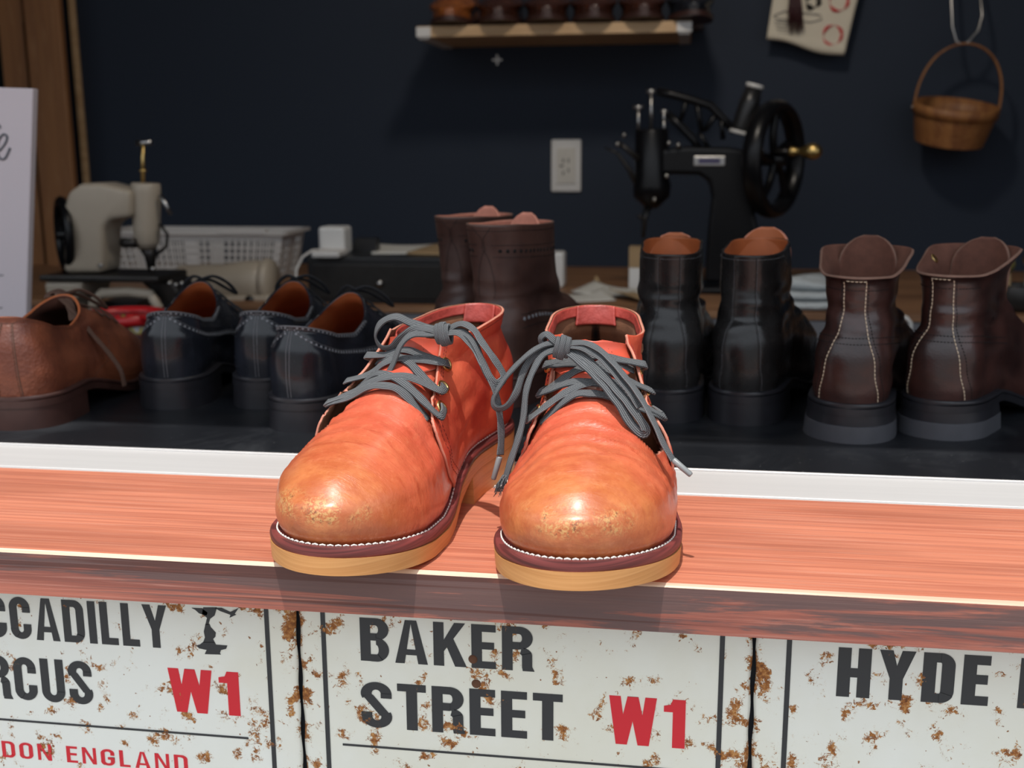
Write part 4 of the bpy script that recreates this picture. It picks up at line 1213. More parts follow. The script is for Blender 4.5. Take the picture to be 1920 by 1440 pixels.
# eyelet seen on the inside of the open facing
p, nn = fs.pt(.20, .93, -.0026)
MB().lathe([(.0018, -.0004), (.0030, -.0008), (.0046, -.0003), (.0046, .0)], p, nn, 16).build('eyelet', M_BRASS, rs)

def tall_boot(m, heel, heading, label):
    ft, root = footwear('tall_boot', m, heel, heading, label, 'pair of tall brown brogued boots', M_TALLBR, M_EDGE, [M_BRSOLE], BOOTR(.172, .172, .0295, yb=.285, len_=.004), disp=waves(heel[0]*30+17, .075, .110, .0030), rows=100, n=64, heel_h=.020, edge=M_EDGEB)
    mb = MB(); mb2 = MB(); mb3 = MB()
    for sgn in (1, -1):
        s_ = lambda L: [(.5+sgn*a_, v) for a_, v in L]
        seam(ft, mb, s_([(.0, .885), (.018, .84), (.034, .77), (.036, .70), (.028, .60)]), .0026, .0019, .00032)
        seam(ft, mb, s_([(.004, .885), (.004, .94), (.020, .965), (.040, .995)]), .0026, .0019, .00032)
        for v in (.91, .86):
            seam(ft, mb, s_([(.03, v), (.1, v), (.2, v), (.3, v), (.37, v)]), .0026, .0019, .00030)
        punches(ft, mb2, s_([(.045, .885), (.1, .885), (.2, .885), (.3, .885), (.36, .885)]), .0074, .0018, lift=.0000)
        punches(ft, mb3, s_([(.10, .44), (.15, .455), (.2, .45), (.26, .42), (.3, .38)]), .0074, .0019, lift=.0000)
        for v in (.475, .405):
            seam(ft, mb, s_([(.10, v-.01), (.15, v+.005), (.2, v), (.26, v-.03), (.3, v-.07)]), .0026, .0019, .00045)
    seam(ft, mb, [(.12, .975), (.3, .975), (.5, .975), (.7, .975), (.88, .975)], .0026, .0019, .00028)
    mb.build('stitching', M_DKST, root, 'black stitches'); mb2.build('perforations', M_PUNCHD, root, 'dark punched holes')
    mb3.build('perforations', M_PUNCH, root, 'punched holes with their glint painted grey')
    boot_tongue(ft, root, [M_EDGE, M_EDGE, M_EDGE], w=.020, y=.190, z0=.10, z1=.1785, lean=.0, bulge=.004)
    return ft, root
tall_boot(1, (-.187, .410), 18, 'tall brown boot with punched bands, rising between the two orange boots')
tall_boot(-1, (-.240, .520), 15, 'tall brown boot mostly hidden behind its mate and the left orange boot')


# ------------------------------------------------------------------ bows and loose ends of the chukka laces
def Y_(L, y): return [(p[0], p[1], y) if len(p) == 2 else p for p in L]
UPL = (0.25, -.75, .6)
bow(rl, 'bow_loop', Y_([(834, 621, .100), (799, 613, .101), (770, 605, .103), (741, 594, .105), (714, 606, .107), (704, 630, .108), (714, 650, .108), (733, 651, .106), (754, 632, .103), (775, 618, .100), (800, 616, .098), (832, 624, .097)], .1), .0060,
    ups=[(0, -.6, .8), (0, -.6, .8), (0, -.8, .6), (-.2, -.7, .7), (-.6, -.7, .3), (-.9, -.4, 0), (-.3, -.6, -.7), (.2, -.7, -.6), (.2, -.8, -.3), (0, -.9, .3), (0, -.7, .7), (0, -.6, .8)])
bow(rl, 'bow_loop', [(836, 619, .098), (865, 607, .094), (888, 618, .088), (904, 642, .082), (923, 668, .078), (941, 696, .078), (944, 710, .077), (931, 720, .075), (917, 706, .074), (903, 675, .078), (888, 642, .084), (866, 622, .092), (838, 624, .096)], .0058,
    ups=[(0, -.6, .8), (.1, -.6, .8), (.5, -.6, .6), (.7, -.7, .3), (.8, -.6, .2), (.8, -.6, .2), (.6, -.8, 0), (.2, -1, 0), (.5, -.8, .1), (.7, -.7, .3), (.6, -.7, .4), (.2, -.7, .7), (0, -.6, .8)])
bow(rl, 'lace_end', [(838, 624, .094), (862, 626, .090), (888, 652, .082), (908, 690, .076), (927, 728, .074), (936, 771, .074), (940, 815, .074), (938, 853, .073)], .0054,
    ups=[(0, -.6, .8), (.1, -.6, .8), (.6, -.7, .4), (.8, -.6, .2), (.8, -.6, 0), (.7, -.7, 0), (.6, -.8, 0), (.6, -.8, 0)])
aglet(rl, (937, 856, .073), (925, 899, .072))
bow(rl, 'lace_end', [(828, 625, .096), (800, 627, .096), (772, 628, .094), (751, 648, .092), (735, 687, .090), (714, 724, .090), (700, 748, .094), (686, 772, .102)], .0054,
    ups=[(0, -.6, .8), (0, -.7, .7), (-.2, -.7, .6), (-.6, -.7, .4), (-.6, -.8, .2), (-.6, -.8, .2), (-.5, -.8, .3), (-.5, -.8, .3)])
def knot(root, px, py, Y, sz=(.0062, .0058, .0085), tilt=.2):
    inv = root.matrix_basis.inverted(); c = np.array(inv @ Vector(at(px, py, Y)))
    mb = MB()
    for q in range(3):
        pts = []; ups = []
        for k in range(9):
            an = 2*PI*k/8+.4
            d = np.array([math.sin(tilt)*math.cos(an)+.0, math.sin(an)*.9, math.cos(tilt)*math.cos(an)])
            off = np.array([(q-1)*.0030, 0, 0])
            pts.append(c+off+d*np.array([sz[0], sz[1], sz[2]])*(.72 if q != 1 else .85)); ups.append(d)
        ribbon(mb, pts, ups, .0045, .0022, n=60)
    mb.lathe([(0, -.004), (.0038, -.003), (.0046, 0), (.0038, .003), (0, .004)], c, (1, 0, .1), 12)
    mb.build('knot', M_LACE, root)
knot(rl, 832, 626, .096, tilt=-.2)

bow(rr, 'bow_loop', [(1052, 649, .088), (1039, 638, .088), (1025, 627, .090), (1014, 634, .092), (1018, 645, .092), (1034, 650, .090), (1052, 652, .088)], .0056,
    ups=[(0, -.6, .8), (0, -.7, .7), (-.2, -.7, .7), (-.8, -.6, 0), (-.2, -.7, -.7), (0, -.8, -.3), (0, -.6, .8)])
bow(rr, 'bow_loop', [(1050, 648, .088), (1036, 643, .088), (1005, 654, .084), (973, 680, .078), (942, 716, .074), (925, 748, .072), (930, 765, .071), (949, 762, .072), (968, 736, .074), (981, 697, .080), (997, 672, .085), (1020, 656, .088), (1048, 652, .088)], .0050,
    ups=[(0, -.6, .8), (0, -.7, .7), (-.4, -.6, .7), (-.6, -.6, .5), (-.7, -.6, .3), (-.8, -.6, 0), (0, -.8, -.6), (.5, -.8, -.3), (.5, -.8, .2), (.4, -.8, .3), (.2, -.8, .5), (0, -.7, .7), (0, -.6, .8)])
bow(rr, 'lace_end', [(1050, 654, .086), (1020, 664, .084), (1002, 690, .078), (987, 731, .070), (981, 784, .062), (971, 824, .056), (958, 863, .052), (948, 897, .050)], .0056,
    ups=[(0, -.6, .8), (-.2, -.7, .7), (-.5, -.7, .5), (-.6, -.8, .1), (-.6, -.8, 0), (-.6, -.8, 0), (-.6, -.8, 0), (-.6, -.8, 0)])
# frayed tip
inv = rr.matrix_basis.inverted(); mb = MB()
for q in range(46):
    p0 = inv @ Vector(at(949+random.uniform(-8, 8), 893+random.uniform(-3, 3), .050+random.uniform(-.002, .002)))
    p1 = inv @ Vector(at(938+random.uniform(-13, 11), 924+random.uniform(-8, 8), .049+random.uniform(-.004, .004)))
    mb.tube([p0, p0.lerp(p1, .5)+Vector((random.uniform(-1, 1), random.uniform(-1, 1), 0))*.001, p1], [.0004, .0003, .0002], 4)
mb.build('frayed_tip', M_LACE, rr, 'frayed lace tip')
bow(rr, 'bow_loop', [(1058, 648, .086), (1085, 662, .082), (1110, 683, .074), (1140, 712, .064), (1172, 748, .054), (1198, 783, .048), (1211, 806, .046), (1203, 812, .046), (1184, 795, .048), (1160, 756, .054), (1130, 718, .063), (1100, 688, .073), (1060, 655, .084)], .0066,
    ups=[(0, -.6, .8), (.1, -.7, .7), (.2, -.7, .6), (.4, -.7, .5), (.4, -.7, .5), (.4, -.7, .5), (.5, -.7, 0), (0, -.8, .2), (.3, -.8, .4), (.3, -.8, .4), (.2, -.8, .5), (.1, -.7, .6), (0, -.6, .8)])
bow(rr, 'bow_loop', [(1058, 646, .084), (1092, 652, .080), (1128, 672, .072), (1156, 704, .062), (1182, 736, .054), (1200, 764, .050)], .0056,
    ups=[(0, -.6, .8), (.1, -.7, .7), (.3, -.7, .6), (.5, -.7, .4), (.5, -.7, .4), (.5, -.7, .4)])
bow(rr, 'lace_end', [(1062, 644, .084), (1100, 644, .080), (1134, 664, .071), (1170, 704, .058), (1200, 744, .049), (1226, 792, .040), (1244, 832, .036), (1262, 863, .034)], .0050,
    ups=[(0, -.6, .8), (.1, -.6, .8), (.4, -.6, .7), (.6, -.6, .5), (.7, -.6, .4), (.8, -.6, .2), (.8, -.6, .2), (.8, -.6, .2)])
aglet(rr, (1262, 862, .034), (1296, 891, .030))
knot(rr, 1054, 651, .084, tilt=.25)

# ------------------------------------------------------------------ the workshop behind
M_CREAM = simple('cream_enamel_machine', (0.43, 0.365, 0.285), 0.38, var=0.12, vs=20)
M_STEEL = simple('worn_steel', (0.45, 0.44, 0.43), 0.3, 1.0, var=0.2, vs=60)
M_DKMET = simple('dark_machine_metal', (0.035, 0.032, 0.030), 0.38, 0.6, var=0.3, vs=60)
M_JAPAN = simple('black_japanned_iron', (0.005, 0.005, 0.006), 0.30, var=0.2, vs=40)
MATS['black_japanned_iron'].node_tree.nodes['Principled BSDF'].inputs['Specular IOR Level'].default_value = 0.28
M_WHITEP = simple('white_plastic', (0.66, 0.65, 0.63), 0.4)
M_GREYP = simple('grey_white_plastic', (0.62, 0.59, 0.56), 0.45)
M_BLACKP = simple('black_plastic', (0.014, 0.014, 0.015), 0.35)
M_RED = simple('red_plastic', (0.55, 0.012, 0.016), 0.35)
M_PAPER = simple('off_white_paper', (0.60, 0.58, 0.53), 0.8, var=0.1, vs=20)
M_CARD = simple('brown_cardboard', (0.34, 0.23, 0.12), 0.8, var=0.1, vs=30)
M_BENCH = wood('warm_bench_wood', (0.30, 0.15, 0.07), (0.16, 0.075, 0.035), (0.40, 0.22, 0.12), sc=(1, 12, 12))
M_POST = wood('brown_post_wood', (0.30, 0.135, 0.050), (0.22, 0.095, 0.036), (0.36, 0.18, 0.08), sc=(10, 10, .5), bump=.1)
M_PALEW = wood('pale_shelf_wood', (0.60, 0.40, 0.22), (0.48, 0.30, 0.15), (0.70, 0.5, 0.3), sc=(1.5, 14, 14), bump=.1)
M_GREYPANEL = simple('grey_drawer_panel', (0.15, 0.15, 0.165), 0.6, var=0.1, vs=8)
M_BASKET = wood('basket_wood_strip', (0.34, 0.145, 0.045), (0.21, 0.08, 0.028), (0.42, 0.21, 0.08), sc=(14, 14, 2), bump=.2)
M_MAROON = simple('maroon_waxed_thread', (0.045, 0.012, 0.014), 0.5)
M_GLASSY = NT('dark_window_glass', (0.012, 0.016, 0.014), 0.08).m
M_PINKW = simple('glossy_pinkish_white_panel', (0.62, 0.555, 0.585), 0.32)
M_INKG = simple('grey_printed_script', (0.10, 0.11, 0.13), 0.5)
M_BLUEPL = simple('dull_violet_enamel', (0.06, 0.05, 0.12), 0.4)
M_OLIVE = simple('olive_bristles', (0.16, 0.13, 0.035), 0.8, var=0.4, vs=200)

def P3(px, py, Y): return Vector(at(px, py, Y))
ZB_ = -.035
# workbench
bench = MB().box((.09, 1.6525, ZB_-.006), (3.4, .685, .012)).build('workbench', M_BENCH); mod_bevel(bench, .001)
tag(bench, 'long wooden workbench with grey drawers along the navy wall', 'workbench')
for i in range(5):
    d = MB().box((-1.26+.68*i, 1.318, ZB_-.043), (.672, .012, .058)).build('drawer', M_GREYPANEL, bench); mod_bevel(d, .001)
for x in (-1.58, .15, 1.76): MB().box((x, 1.66, -.474), (.05, .6, .854)).build('leg', M_DARKW, bench)
MB().box((.09, 1.975, -.15), (3.3, .02, .2)).build('back_panel', M_DARKW, bench)

# side table at the left with the machine and the tub
st = MB().box((-1.15, 1.03, -.068), (1.2, .44, .016)).build('side_table', M_DKMET); mod_bevel(st, .001)
tag(st, 'low dark table under the cream sewing machine', 'table')
for (x, y) in ((-1.72, .85), (-.58, .85), (-1.72, 1.21), (-.58, 1.21)): MB().box((x, y, -.488), (.03, .03, .824)).build('leg', M_DKMET, st)

# cream sewing machine
YC = 1.13
def C(px, py, dy=0.0): return P3(px, py, YC+dy)
sm_ = empty('sewing_machine', (C(200, 560).x, YC, -.060), 0, 'cream enamelled sewing machine with a tall round head at the left', 'sewing machine')
def loc_(root, mb, name, mat, label=None):
    T = root.matrix_basis.inverted()
    mb.V = [tuple(T @ Vector(v)) for v in mb.V]
    return mb.build(name, mat, root, label)
def plate_px(poly, y0, y1, Y):
    """outline traced at depth Y, given its real thickness between y0 and y1"""
    pts = [P3(px, py, Y) for px, py in poly]
    q = [(p.x, p.z) for p in pts]
    A = sum(q[i][0]*q[(i+1) % len(q)][1]-q[(i+1) % len(q)][0]*q[i][1] for i in range(len(q)))
    if A < 0: q = q[::-1]
    return MB().prism(q, lambda x, z: (x, y0, z), lambda x, z: (x, y1, z))
o = loc_(sm_, plate_px([(138, 508), (139, 385), (147, 358), (170, 343), (205, 342), (262, 356), (262, 406), (225, 410), (212, 424), (211, 508)], YC-.034, YC+.034, YC), 'arm', M_CREAM); mod_bevel(o, .014, 4)
for p_ in o.data.polygons: p_.use_smooth = True
hb, ht = C(276, 466), C(273, 340)
loc_(sm_, MB().lathe([(0, 0), (.014, 0), (.0205, .012), (.0215, .03), (.0235, .09), (.0235, .1035), (.022, .106), (0, .106)], hb, ht-hb, 28), 'head', M_CREAM)
loc_(sm_, MB().tube([C(268, 342), C(268, 268)], .0032, 12).tube([C(268, 322), C(268, 318)], .006, 12), 'needle_bar', M_BRASS)
loc_(sm_, MB().tube([C(256, 268), C(284, 267)], .0042, 12), 'thumb_screw', M_STEEL)
loc_(sm_, MB().tube([C(300, 366, -.01), C(312, 385, -.01), C(320, 402, -.01)], [.004, .0035, .003], 10), 'lever', M_STEEL)
loc_(sm_, MB().tube([C(228, 455, -.02), C(255, 456, -.02)], [.008, .008], 12).tube([C(236, 447, -.022), C(236, 465, -.022)], .004, 8), 'thread_tension', M_DKMET)
loc_(sm_, MB().tube([C(276, 464), C(282, 480), C(284, 508)], [.013, .010, .006], 12).tube([C(300, 420, -.01), C(314, 440, -.01), C(312, 462, -.01), C(292, 478, -.01)], .0028, 8), 'presser_foot', M_DKMET)
wc = C(120, 440); mb = MB()
ax = Vector((.78, .62, 0)).normalized(); u = Vector((-.62, .78, 0)).normalized(); rW = .056
mb.tube([wc + (u*math.cos(a_)+Vector((0, 0, 1))*math.sin(a_))*rW for a_ in np.linspace(0, 2*PI, 40, endpoint=False)], .0075, 10, closed=True)
for k in range(4):
    a_ = k*PI/2+.5; mb.tube([wc, wc+(u*math.cos(a_)+Vector((0, 0, 1))*math.sin(a_))*rW], .004, 8)
mb.tube([wc-ax*.012, wc+ax*.035], .008, 12)
loc_(sm_, mb, 'hand_wheel', M_JAPAN)
o = loc_(sm_, MB().box((C(215, 519).x, YC, C(215, 516).z), (C(330, 519).x-C(112, 519).x, .11, .010)), 'bed_plate', M_DKMET); mod_bevel(o, .003)
o = loc_(sm_, plate_px([(112, 522), (185, 522), (180, 545), (165, 560), (158, 607), (132, 607), (118, 560)], YC-.05, YC+.05, YC), 'bed_base', M_CREAM); mod_bevel(o, .006, 3)
loc_(sm_, MB().tube([C(172, 606, -.04), C(176, 566, -.04), C(192, 550, -.04), C(240, 548, -.04), C(282, 552, -.04), C(296, 575, -.04), C(296, 606, -.04)], .0085, 12), 'frame_loop', M_CREAM)
loc_(sm_, MB().box((C(235, 585).x, YC+.01, C(235, 583).z), (.06, .05, .035)), 'dark_fill', M_BLACKP)  # black block added for the dark inside of the frame loop
o = loc_(sm_, plate_px([(270, 524), (330, 520), (345, 545), (330, 600), (300, 602), (310, 560)], YC-.02, YC+.05, YC), 'shuttle_arm', M_DKMET); mod_bevel(o, .006, 3)
for q, (px, py) in enumerate(((318, 531), (330, 534), (341, 531))): loc_(sm_, MB().lathe([(0, -.004), (.0035, -.003), (.0035, 0), (0, .0005)], C(px, py, -.058), (0, 1, 0), 10), 'screw', M_STEEL)
for (px, py) in ((190, 498), (287, 504), (150, 543)): loc_(sm_, MB().lathe([(0, -.005), (.004, -.004), (.004, 0), (0, .001)], C(px, py, -.052), (0, 1, 0), 10), 'screw', M_STEEL)

# cream cylinder-bed machine lying behind it
YR = 1.40
cm = empty('cylinder_machine', (P3(430, 560, YR).x, YR, ZB_), 0, 'cream machine casing with a thick round barrel, beside the cream sewing machine', 'sewing machine')
a_, b_ = P3(352, 520, YR), P3(508, 548, YR); zb = a_.lerp(b_, .5)
mb = MB()
A_ = P3(335, 534, YR); B_ = P3(500, 531, YR); d_ = (B_-A_)
mb.lathe([(0, 0), (.030, .002), (.034, .01), (.034, d_.length*.55), (.039, d_.length*.75), (.0395, d_.length*.92), (.034, d_.length), (0, d_.length+.001)], A_+Vector((0, 0, .004)), d_, 32)
loc_(cm, mb, 'barrel', M_CREAM)
mb = MB().lathe([(0, 0), (.037, .0), (.042, .004), (.043, .012), (.038, .020), (0, .022)], B_+Vector((-.006, 0, .004)), d_, 32)
loc_(cm, mb, 'end_cap', M_CREAM)
o = loc_(cm, plate_px([(330, 566), (345, 552), (520, 548), (530, 560), (528, 568)], YR-.05, YR+.04, YR), 'base', M_CREAM); mod_bevel(o, .008, 3)
loc_(cm, MB().lathe([(0, -.002), (.009, -.001), (.009, .002), (0, .003)], P3(468, 563, YR-.05), (0, 1, 0), 16), 'knob', M_BLACKP)

# red tub with printed side
tx = P3(232, 600, .98); mb = MB()
tb = empty('plastic_tub', (tx.x, .98, -.060), 0, 'red rimmed plastic tub with a white and yellow printed side, behind the brown shoe', 'tub')
k = NT('printed_tub_side', (0.6, 0.6, 0.6), 0.4)
n1 = k.noise(28, 2); k.col(k.ramp(n1, [(0.40, (0.62, 0.62, 0.66)), (0.47, (0.60, 0.60, 0.64)), (0.50, (0.55, 0.42, 0.03)), (0.54, (0.03, 0.03, 0.05)), (0.58, (0.60, 0.02, 0.02))]))
MB().lathe([(.048, 0), (.056, .045), (.054, .046), (.046, .003), (0, .003)], (0, 0, 0), (0, 0, 1), 36).build('tub_body', k.m, tb)
mb = MB().lathe([(.0555, .043), (.061, .043), (.062, .048), (.062, .058), (.058, .058), (.0555, .050)], (0, 0, 0), (0, 0, 1), 36)
mb.box((.052, -.03, .056), (.03, .022, .006)).build('rim', M_RED, tb)

# white plastic basket
YB = 1.72; Lb, Rb = P3(212, 430, YB), P3(556, 430, YB)
bk = empty('storage_basket', ((Lb.x+Rb.x)/2, YB, ZB_), 0, 'white perforated plastic basket against the navy wall', 'basket')
W_, Dp, Hh = (Rb.x-Lb.x), .14, Lb.z-ZB_
def wall(name, fx):
    mb = MB()
    def seg(u0, u1, h0, h1, t=.0022):
        P = [fx(u0, h0), fx(u1, h0), fx(u1, h1), fx(u0, h1)]; nn = (P[1]-P[0]).cross(P[3]-P[0]).normalized()*t
        V = [p for p in P]+[p-nn for p in P]
        mb.add(V, [(0, 1, 2, 3), (7, 6, 5, 4), (0, 4, 5, 1), (1, 5, 6, 2), (2, 6, 7, 3), (3, 7, 4, 0)], sm=False)
    seg(0, 1, .88, 1); seg(0, 1, 0, .12)
    N = 8 if name == 'l' else 28
    for h in (.27, .42, .57, .72): seg(0, 1, h-.018, h+.018)
    for i in range(N+1):
        u = i/N; w_ = .15/N if i not in (0, N//2, N) else .8/N
        seg(max(0, u-w_), min(1, u+w_), .1, .9)
    return mb
def face(x0, y0, x1, y1):
    def fx(u, h):
        k = .90+.10*h
        return Vector(((x0+(x1-x0)*u)*k, (y0+(y1-y0)*u)*k, h*(Hh-.004)))
    return fx
w2, d2 = W_/2-.006, Dp/2
wall('f', face(-w2, -d2, w2, -d2)).build('side_wall', M_GREYP, bk)
wall('f', face(w2, d2, -w2, d2)).build('side_wall', M_GREYP, bk)
wall('l', face(w2, -d2, w2, d2)).build('side_wall', M_GREYP, bk)
wall('l', face(-w2, d2, -w2, -d2)).build('side_wall', M_GREYP, bk)
MB().box((0, 0, .002), (W_*.88, Dp*.88, .003)).build('bottom', M_GREYP, bk)
mb = MB()
for (cx_, cy_, sx2, sy2) in ((0, -d2-.004, W_+.004, .014), (0, d2+.004, W_+.004, .014), (-w2-.004, 0, .014, Dp+.01), (w2+.004, 0, .014, Dp+.01)):
    mb.box((cx_, cy_, Hh-.001), (sx2, sy2, .006))
mb.box((W_*.28, -d2-.005, Hh+.004), (.11, .016, .008))
mb.build('rim', M_GREYP, bk)

# black drawer box and what lies on it
YD = 1.34; x0_, x1_ = P3(577, 520, YD).x, -.345; zt_ = P3(650, 482, YD).z
db = empty('drawer_box', ((x0_+x1_)/2, YD+.13, ZB_), 0, 'black drawer box with a small silver knob on the workbench', 'drawer box')
o = MB().box((0, 0, (zt_-ZB_)/2), (x1_-x0_, .26, zt_-ZB_)).build('casing', M_BLACKP, db); mod_bevel(o, .003)
dr = MB().box((0, -.132, (zt_-ZB_)/2-.002), (x1_-x0_-.024, .006, zt_-ZB_-.022)).build('drawer', M_DKMET, db); mod_bevel(dr, .0015)
kp = P3(713, 531, YD-.006)
MB().lathe([(0, -.012), (.0055, -.011), (.0062, -.007), (.003, -.003), (.003, .002)], (kp.x-(x0_+x1_)/2, -.134, kp.z-ZB_), (0, 1, 0), 20).build('knob', M_STEEL, dr)
ap = P3(629, 450, YD+.06); hA = P3(629, 424, YD+.06).z-zt_
o = MB().box((0, 0, hA/2), (.050, .05, hA)).build('power_adapter', M_WHITEP); o.location = (ap.x, YD+.06, zt_); mod_bevel(o, .006, 3)
tag(o, 'square white power adapter standing on the black drawer box', 'power adapter')
o = MB().box((0, 0, .006), (.052, .06, .012)).build('charger', M_GREYP); o.location = (ap.x+.006, YD+.006, zt_); mod_bevel(o, .004, 2); tag(o, 'small flat grey-white charger in front of the white adapter', 'charger')
pp = P3(688, 455, YD+.1); mb = MB().box((0, 0, .013), (.042, .03, .026)).tube([(-.02, -.01, .012), (-.05, -.02, .010), (-.075, -.03, .016)], .0022, 8)
o = mb.build('black_plug', M_BLACKP); o.location = (pp.x, YD+.1, zt_); tag(o, 'black plug block with a short lead, right of the white adapter', 'plug')
o = MB().tube([P3(605, 468, YD+.03), P3(585, 470, YD), P3(567, 482, YD-.01), P3(556, 505, YD-.02), P3(552, 545, YD-.03), P3(555, 590, YD-.04), P3(560, 640, YD-.05), P3(575, 690, YD-.06)], .0024, 8).build('white_cable', M_GREYP)
tag(o, 'white cable curving down from the white adapter in front of the bench', 'cable')
def sheet(name, x, y, z, sx1, sy1, th, rz, mat, label, cat, group=None, curl=0.0):
    n = 10; V = []
    for i in range(n+1):
        for j in range(n+1):
            a__, b__ = i/n-.5, j/n-.5
            V.append((a__*sx1, b__*sy1, th+curl*(a__*a__*4)*(.6+b__)))
    F = [(i*(n+1)+j, (i+1)*(n+1)+j, (i+1)*(n+1)+j+1, i*(n+1)+j+1) for i in range(n) for j in range(n)]
    o = mesh_obj(name, V, F, mat, None); sd = o.modifiers.new('thickness', 'SOLIDIFY'); sd.thickness = th; sd.offset = -1
    o.location = (x, y, z); o.rotation_euler = (0, 0, rz); tag(o, label, cat, group); return o
sheet('paper_sheet', -.52, YD+.15, zt_, .13, .17, .002, .2, M_PAPER, 'off-white paper lying on the black drawer box', 'paper', curl=.003)
sheet('cardboard_piece', -.43, YD+.12, zt_, .12, .15, .004, -.15, M_CARD, 'brown cardboard piece on the black drawer box beside the tall boots', 'cardboard', curl=.004)
# clutter to the right of the tall boots
o = MB().box((0, 0, .035), (.05, .05, .070)).build('white_box', M_WHITEP); o.location = (-.258, 1.62, ZB_); mod_bevel(o, .006, 3); tag(o, 'small white box half hidden by the tall brown boot', 'box')
cl = [(-.19, 1.44, .12, .09, .3, M_PAPER, 'cream paper lying flat nearest the edge of the workbench'), (-.13, 1.52, .13, .10, -.4, M_PAPER, 'white crumpled sheet in the middle of the workbench'), (-.06, 1.45, .11, .10, .7, M_CARD, 'brown sheet on the workbench in front of the tall carton')]
for q, (x, y, a1, b1, rz, mt, lb) in enumerate(cl): sheet('paper_sheet', x, y, ZB_+.0005+.003*q, a1, b1, .002, rz, mt, lb, 'paper', curl=.010)
o = MB().tube([(0, 0, .004), (.005, 0, .014), (.002, .004, .024)], [.009, .007, .002], 10).build('leather_scrap', M_CARD); pz = P3(1103, 545, 1.45); o.location = (pz.x, 1.60, ZB_); tag(o, 'little brown leather scrap standing on the workbench', 'scrap')
ct = empty('tall_carton', (P3(1195, 500, 1.6).x, 1.6, ZB_), 0, 'narrow carton, tan above and white below, behind the black boot', 'carton')
zc1, zc2 = P3(1195, 500, 1.6).z-ZB_, P3(1195, 462, 1.6).z-ZB_
o = MB().box((0, 0, zc1/2), (.030, .04, zc1)).build('carton_base', M_WHITEP, ct); o = MB().box((0, 0, (zc1+zc2)/2), (.031, .041, zc2-zc1)).build('carton_top', M_CARD, ct)
# folded cloth on the right
x_a, x_b = P3(1452, 560, 1.36).x, P3(1572, 560, 1.36).x
cf = empty('folded_cloths', ((x_a+x_b)/2, 1.40, ZB_), 0, 'stack of folded pale cloth on the workbench behind the brown boots', 'cloth')
M_CLOTH = simple('pale_blue_grey_cloth', (0.42, 0.45, 0.46), 0.9, var=0.12, vs=30, bump=.3, bs=80, bd=.003)
n = 26
for q, (h0, h1, sc_) in enumerate(((0, .016, 1.0), (.016, .032, .93), (.032, .050, .78))):
    mb = MB(); P = []
    for i in range(13):
        t = i/12; th = math.sin(PI*t)
        r = []
        for j in range(40):
            an = 2*PI*j/40; c_, s2 = math.cos(an), math.sin(an)
            k_ = (abs(c_)**4+abs(s2)**4)**(-.25)*(0.88+.12*th)
            r.append((c_*k_*(x_b-x_a)/2*sc_*(1 if i not in (0, 12) else .02), s2*k_*.075*sc_*(1 if i not in (0, 12) else .02), h0+(h1-h0)*t+.0015*noise.noise(Vector((c_*4, s2*4, q*3+t)))*(1 if i > 2 else 0)+(.0 if q < 2 else .004*math.sin(an*2)*t)))
        P.append(r)
    mb.grid(P, closed_u=True); mb.build('cloth_layer', M_CLOTH, cf)
o = MB().tube([P3(1640, 584, 1.29), P3(1676, 587, 1.28), P3(1700, 596, 1.27), P3(1708, 606, 1.27), P3(1704, 650, 1.27), P3(1712, 652, 1.27), P3(1735, 656, 1.27)], .0032, 8).build('wire_bracket', M_WHITEP)
tag(o, 'white bent wire bracket on the edge of the workbench between the brown boots', 'bracket')
# tools in a jar at the right edge
jx = P3(1905, 640, 1.36).x
jr = empty('tool_jar', (jx, 1.38, ZB_), 0, 'dark jar at the right end of the workbench holding brushes', 'jar')
MB().lathe([(0, 0), (.030, 0), (.033, .01), (.034, .042), (.032, .045), (.030, .042), (.029, .004), (0, .004)], (0, 0, 0), (0, 0, 1), 28).build('jar_body', M_DKMET, jr)
for q, (dx, ln_, mt, ti, lb) in enumerate(((-.012, .060, M_OLIVE, -.10, 'brush with a thick olive head standing left in the dark jar'), (.010, .070, M_STEEL, .05, 'brush with a bright steel ferrule in the middle of the dark jar'), (.022, .068, M_CARD, .22, 'brown handled brush leaning right in the dark jar'))):
    b = empty('brush', (jx+dx, 1.375, ZB_+.006), 0, lb, 'brush', 'brushes in the jar')
    T = Matrix.Rotation(ti, 3, 'Y'); tp = T @ Vector((0, 0, ln_)); tq = T @ Vector((0, 0, ln_+.028))
    MB().tube([(0, 0, 0), tp], [.003, .004], 10).build('handle', M_STEEL if q == 1 else M_CARD, b)
    MB().tube([tp, tp.lerp(tq, .4), tq], [.006, .012, .009], 12).build('bristles', mt, b)

# black patching machine
YP = 1.60
pm = empty('patching_machine', (P3(1390, 520, YP).x, YP, ZB_), 0, 'black cast iron shoe patching machine with a large hand wheel', 'sewing machine')
def Q(px, py, dy=0.0): return P3(px, py, YP+dy)
h0, h1 = Q(1222, 392), Q(1222, 242)
hl = (h1-h0).length
loc_(pm, MB().lathe([(0, 0), (.012, .002), (.022, .012), (.035, .024), (.037, .045), (.032, .065), (.032, hl-.004), (.029, hl), (0, hl)], h0, h1-h0, 30), 'head', M_JAPAN)
o = loc_(pm, plate_px([(1232, 326), (1232, 280), (1290, 274), (1370, 276), (1412, 284), (1425, 330), (1415, 400), (1425, 450), (1436, 528), (1320, 528), (1327, 430), (1334, 370), (1328, 340), (1310, 328)], YP-.022, YP+.022, YP), 'arm', M_JAPAN); mod_bevel(o, .008, 3)
o = loc_(pm, MB().box((Q(1390, 540).x, YP, ZB_+.006), (.20, .14, .012)), 'base', M_JAPAN); mod_bevel(o, .004, 2)
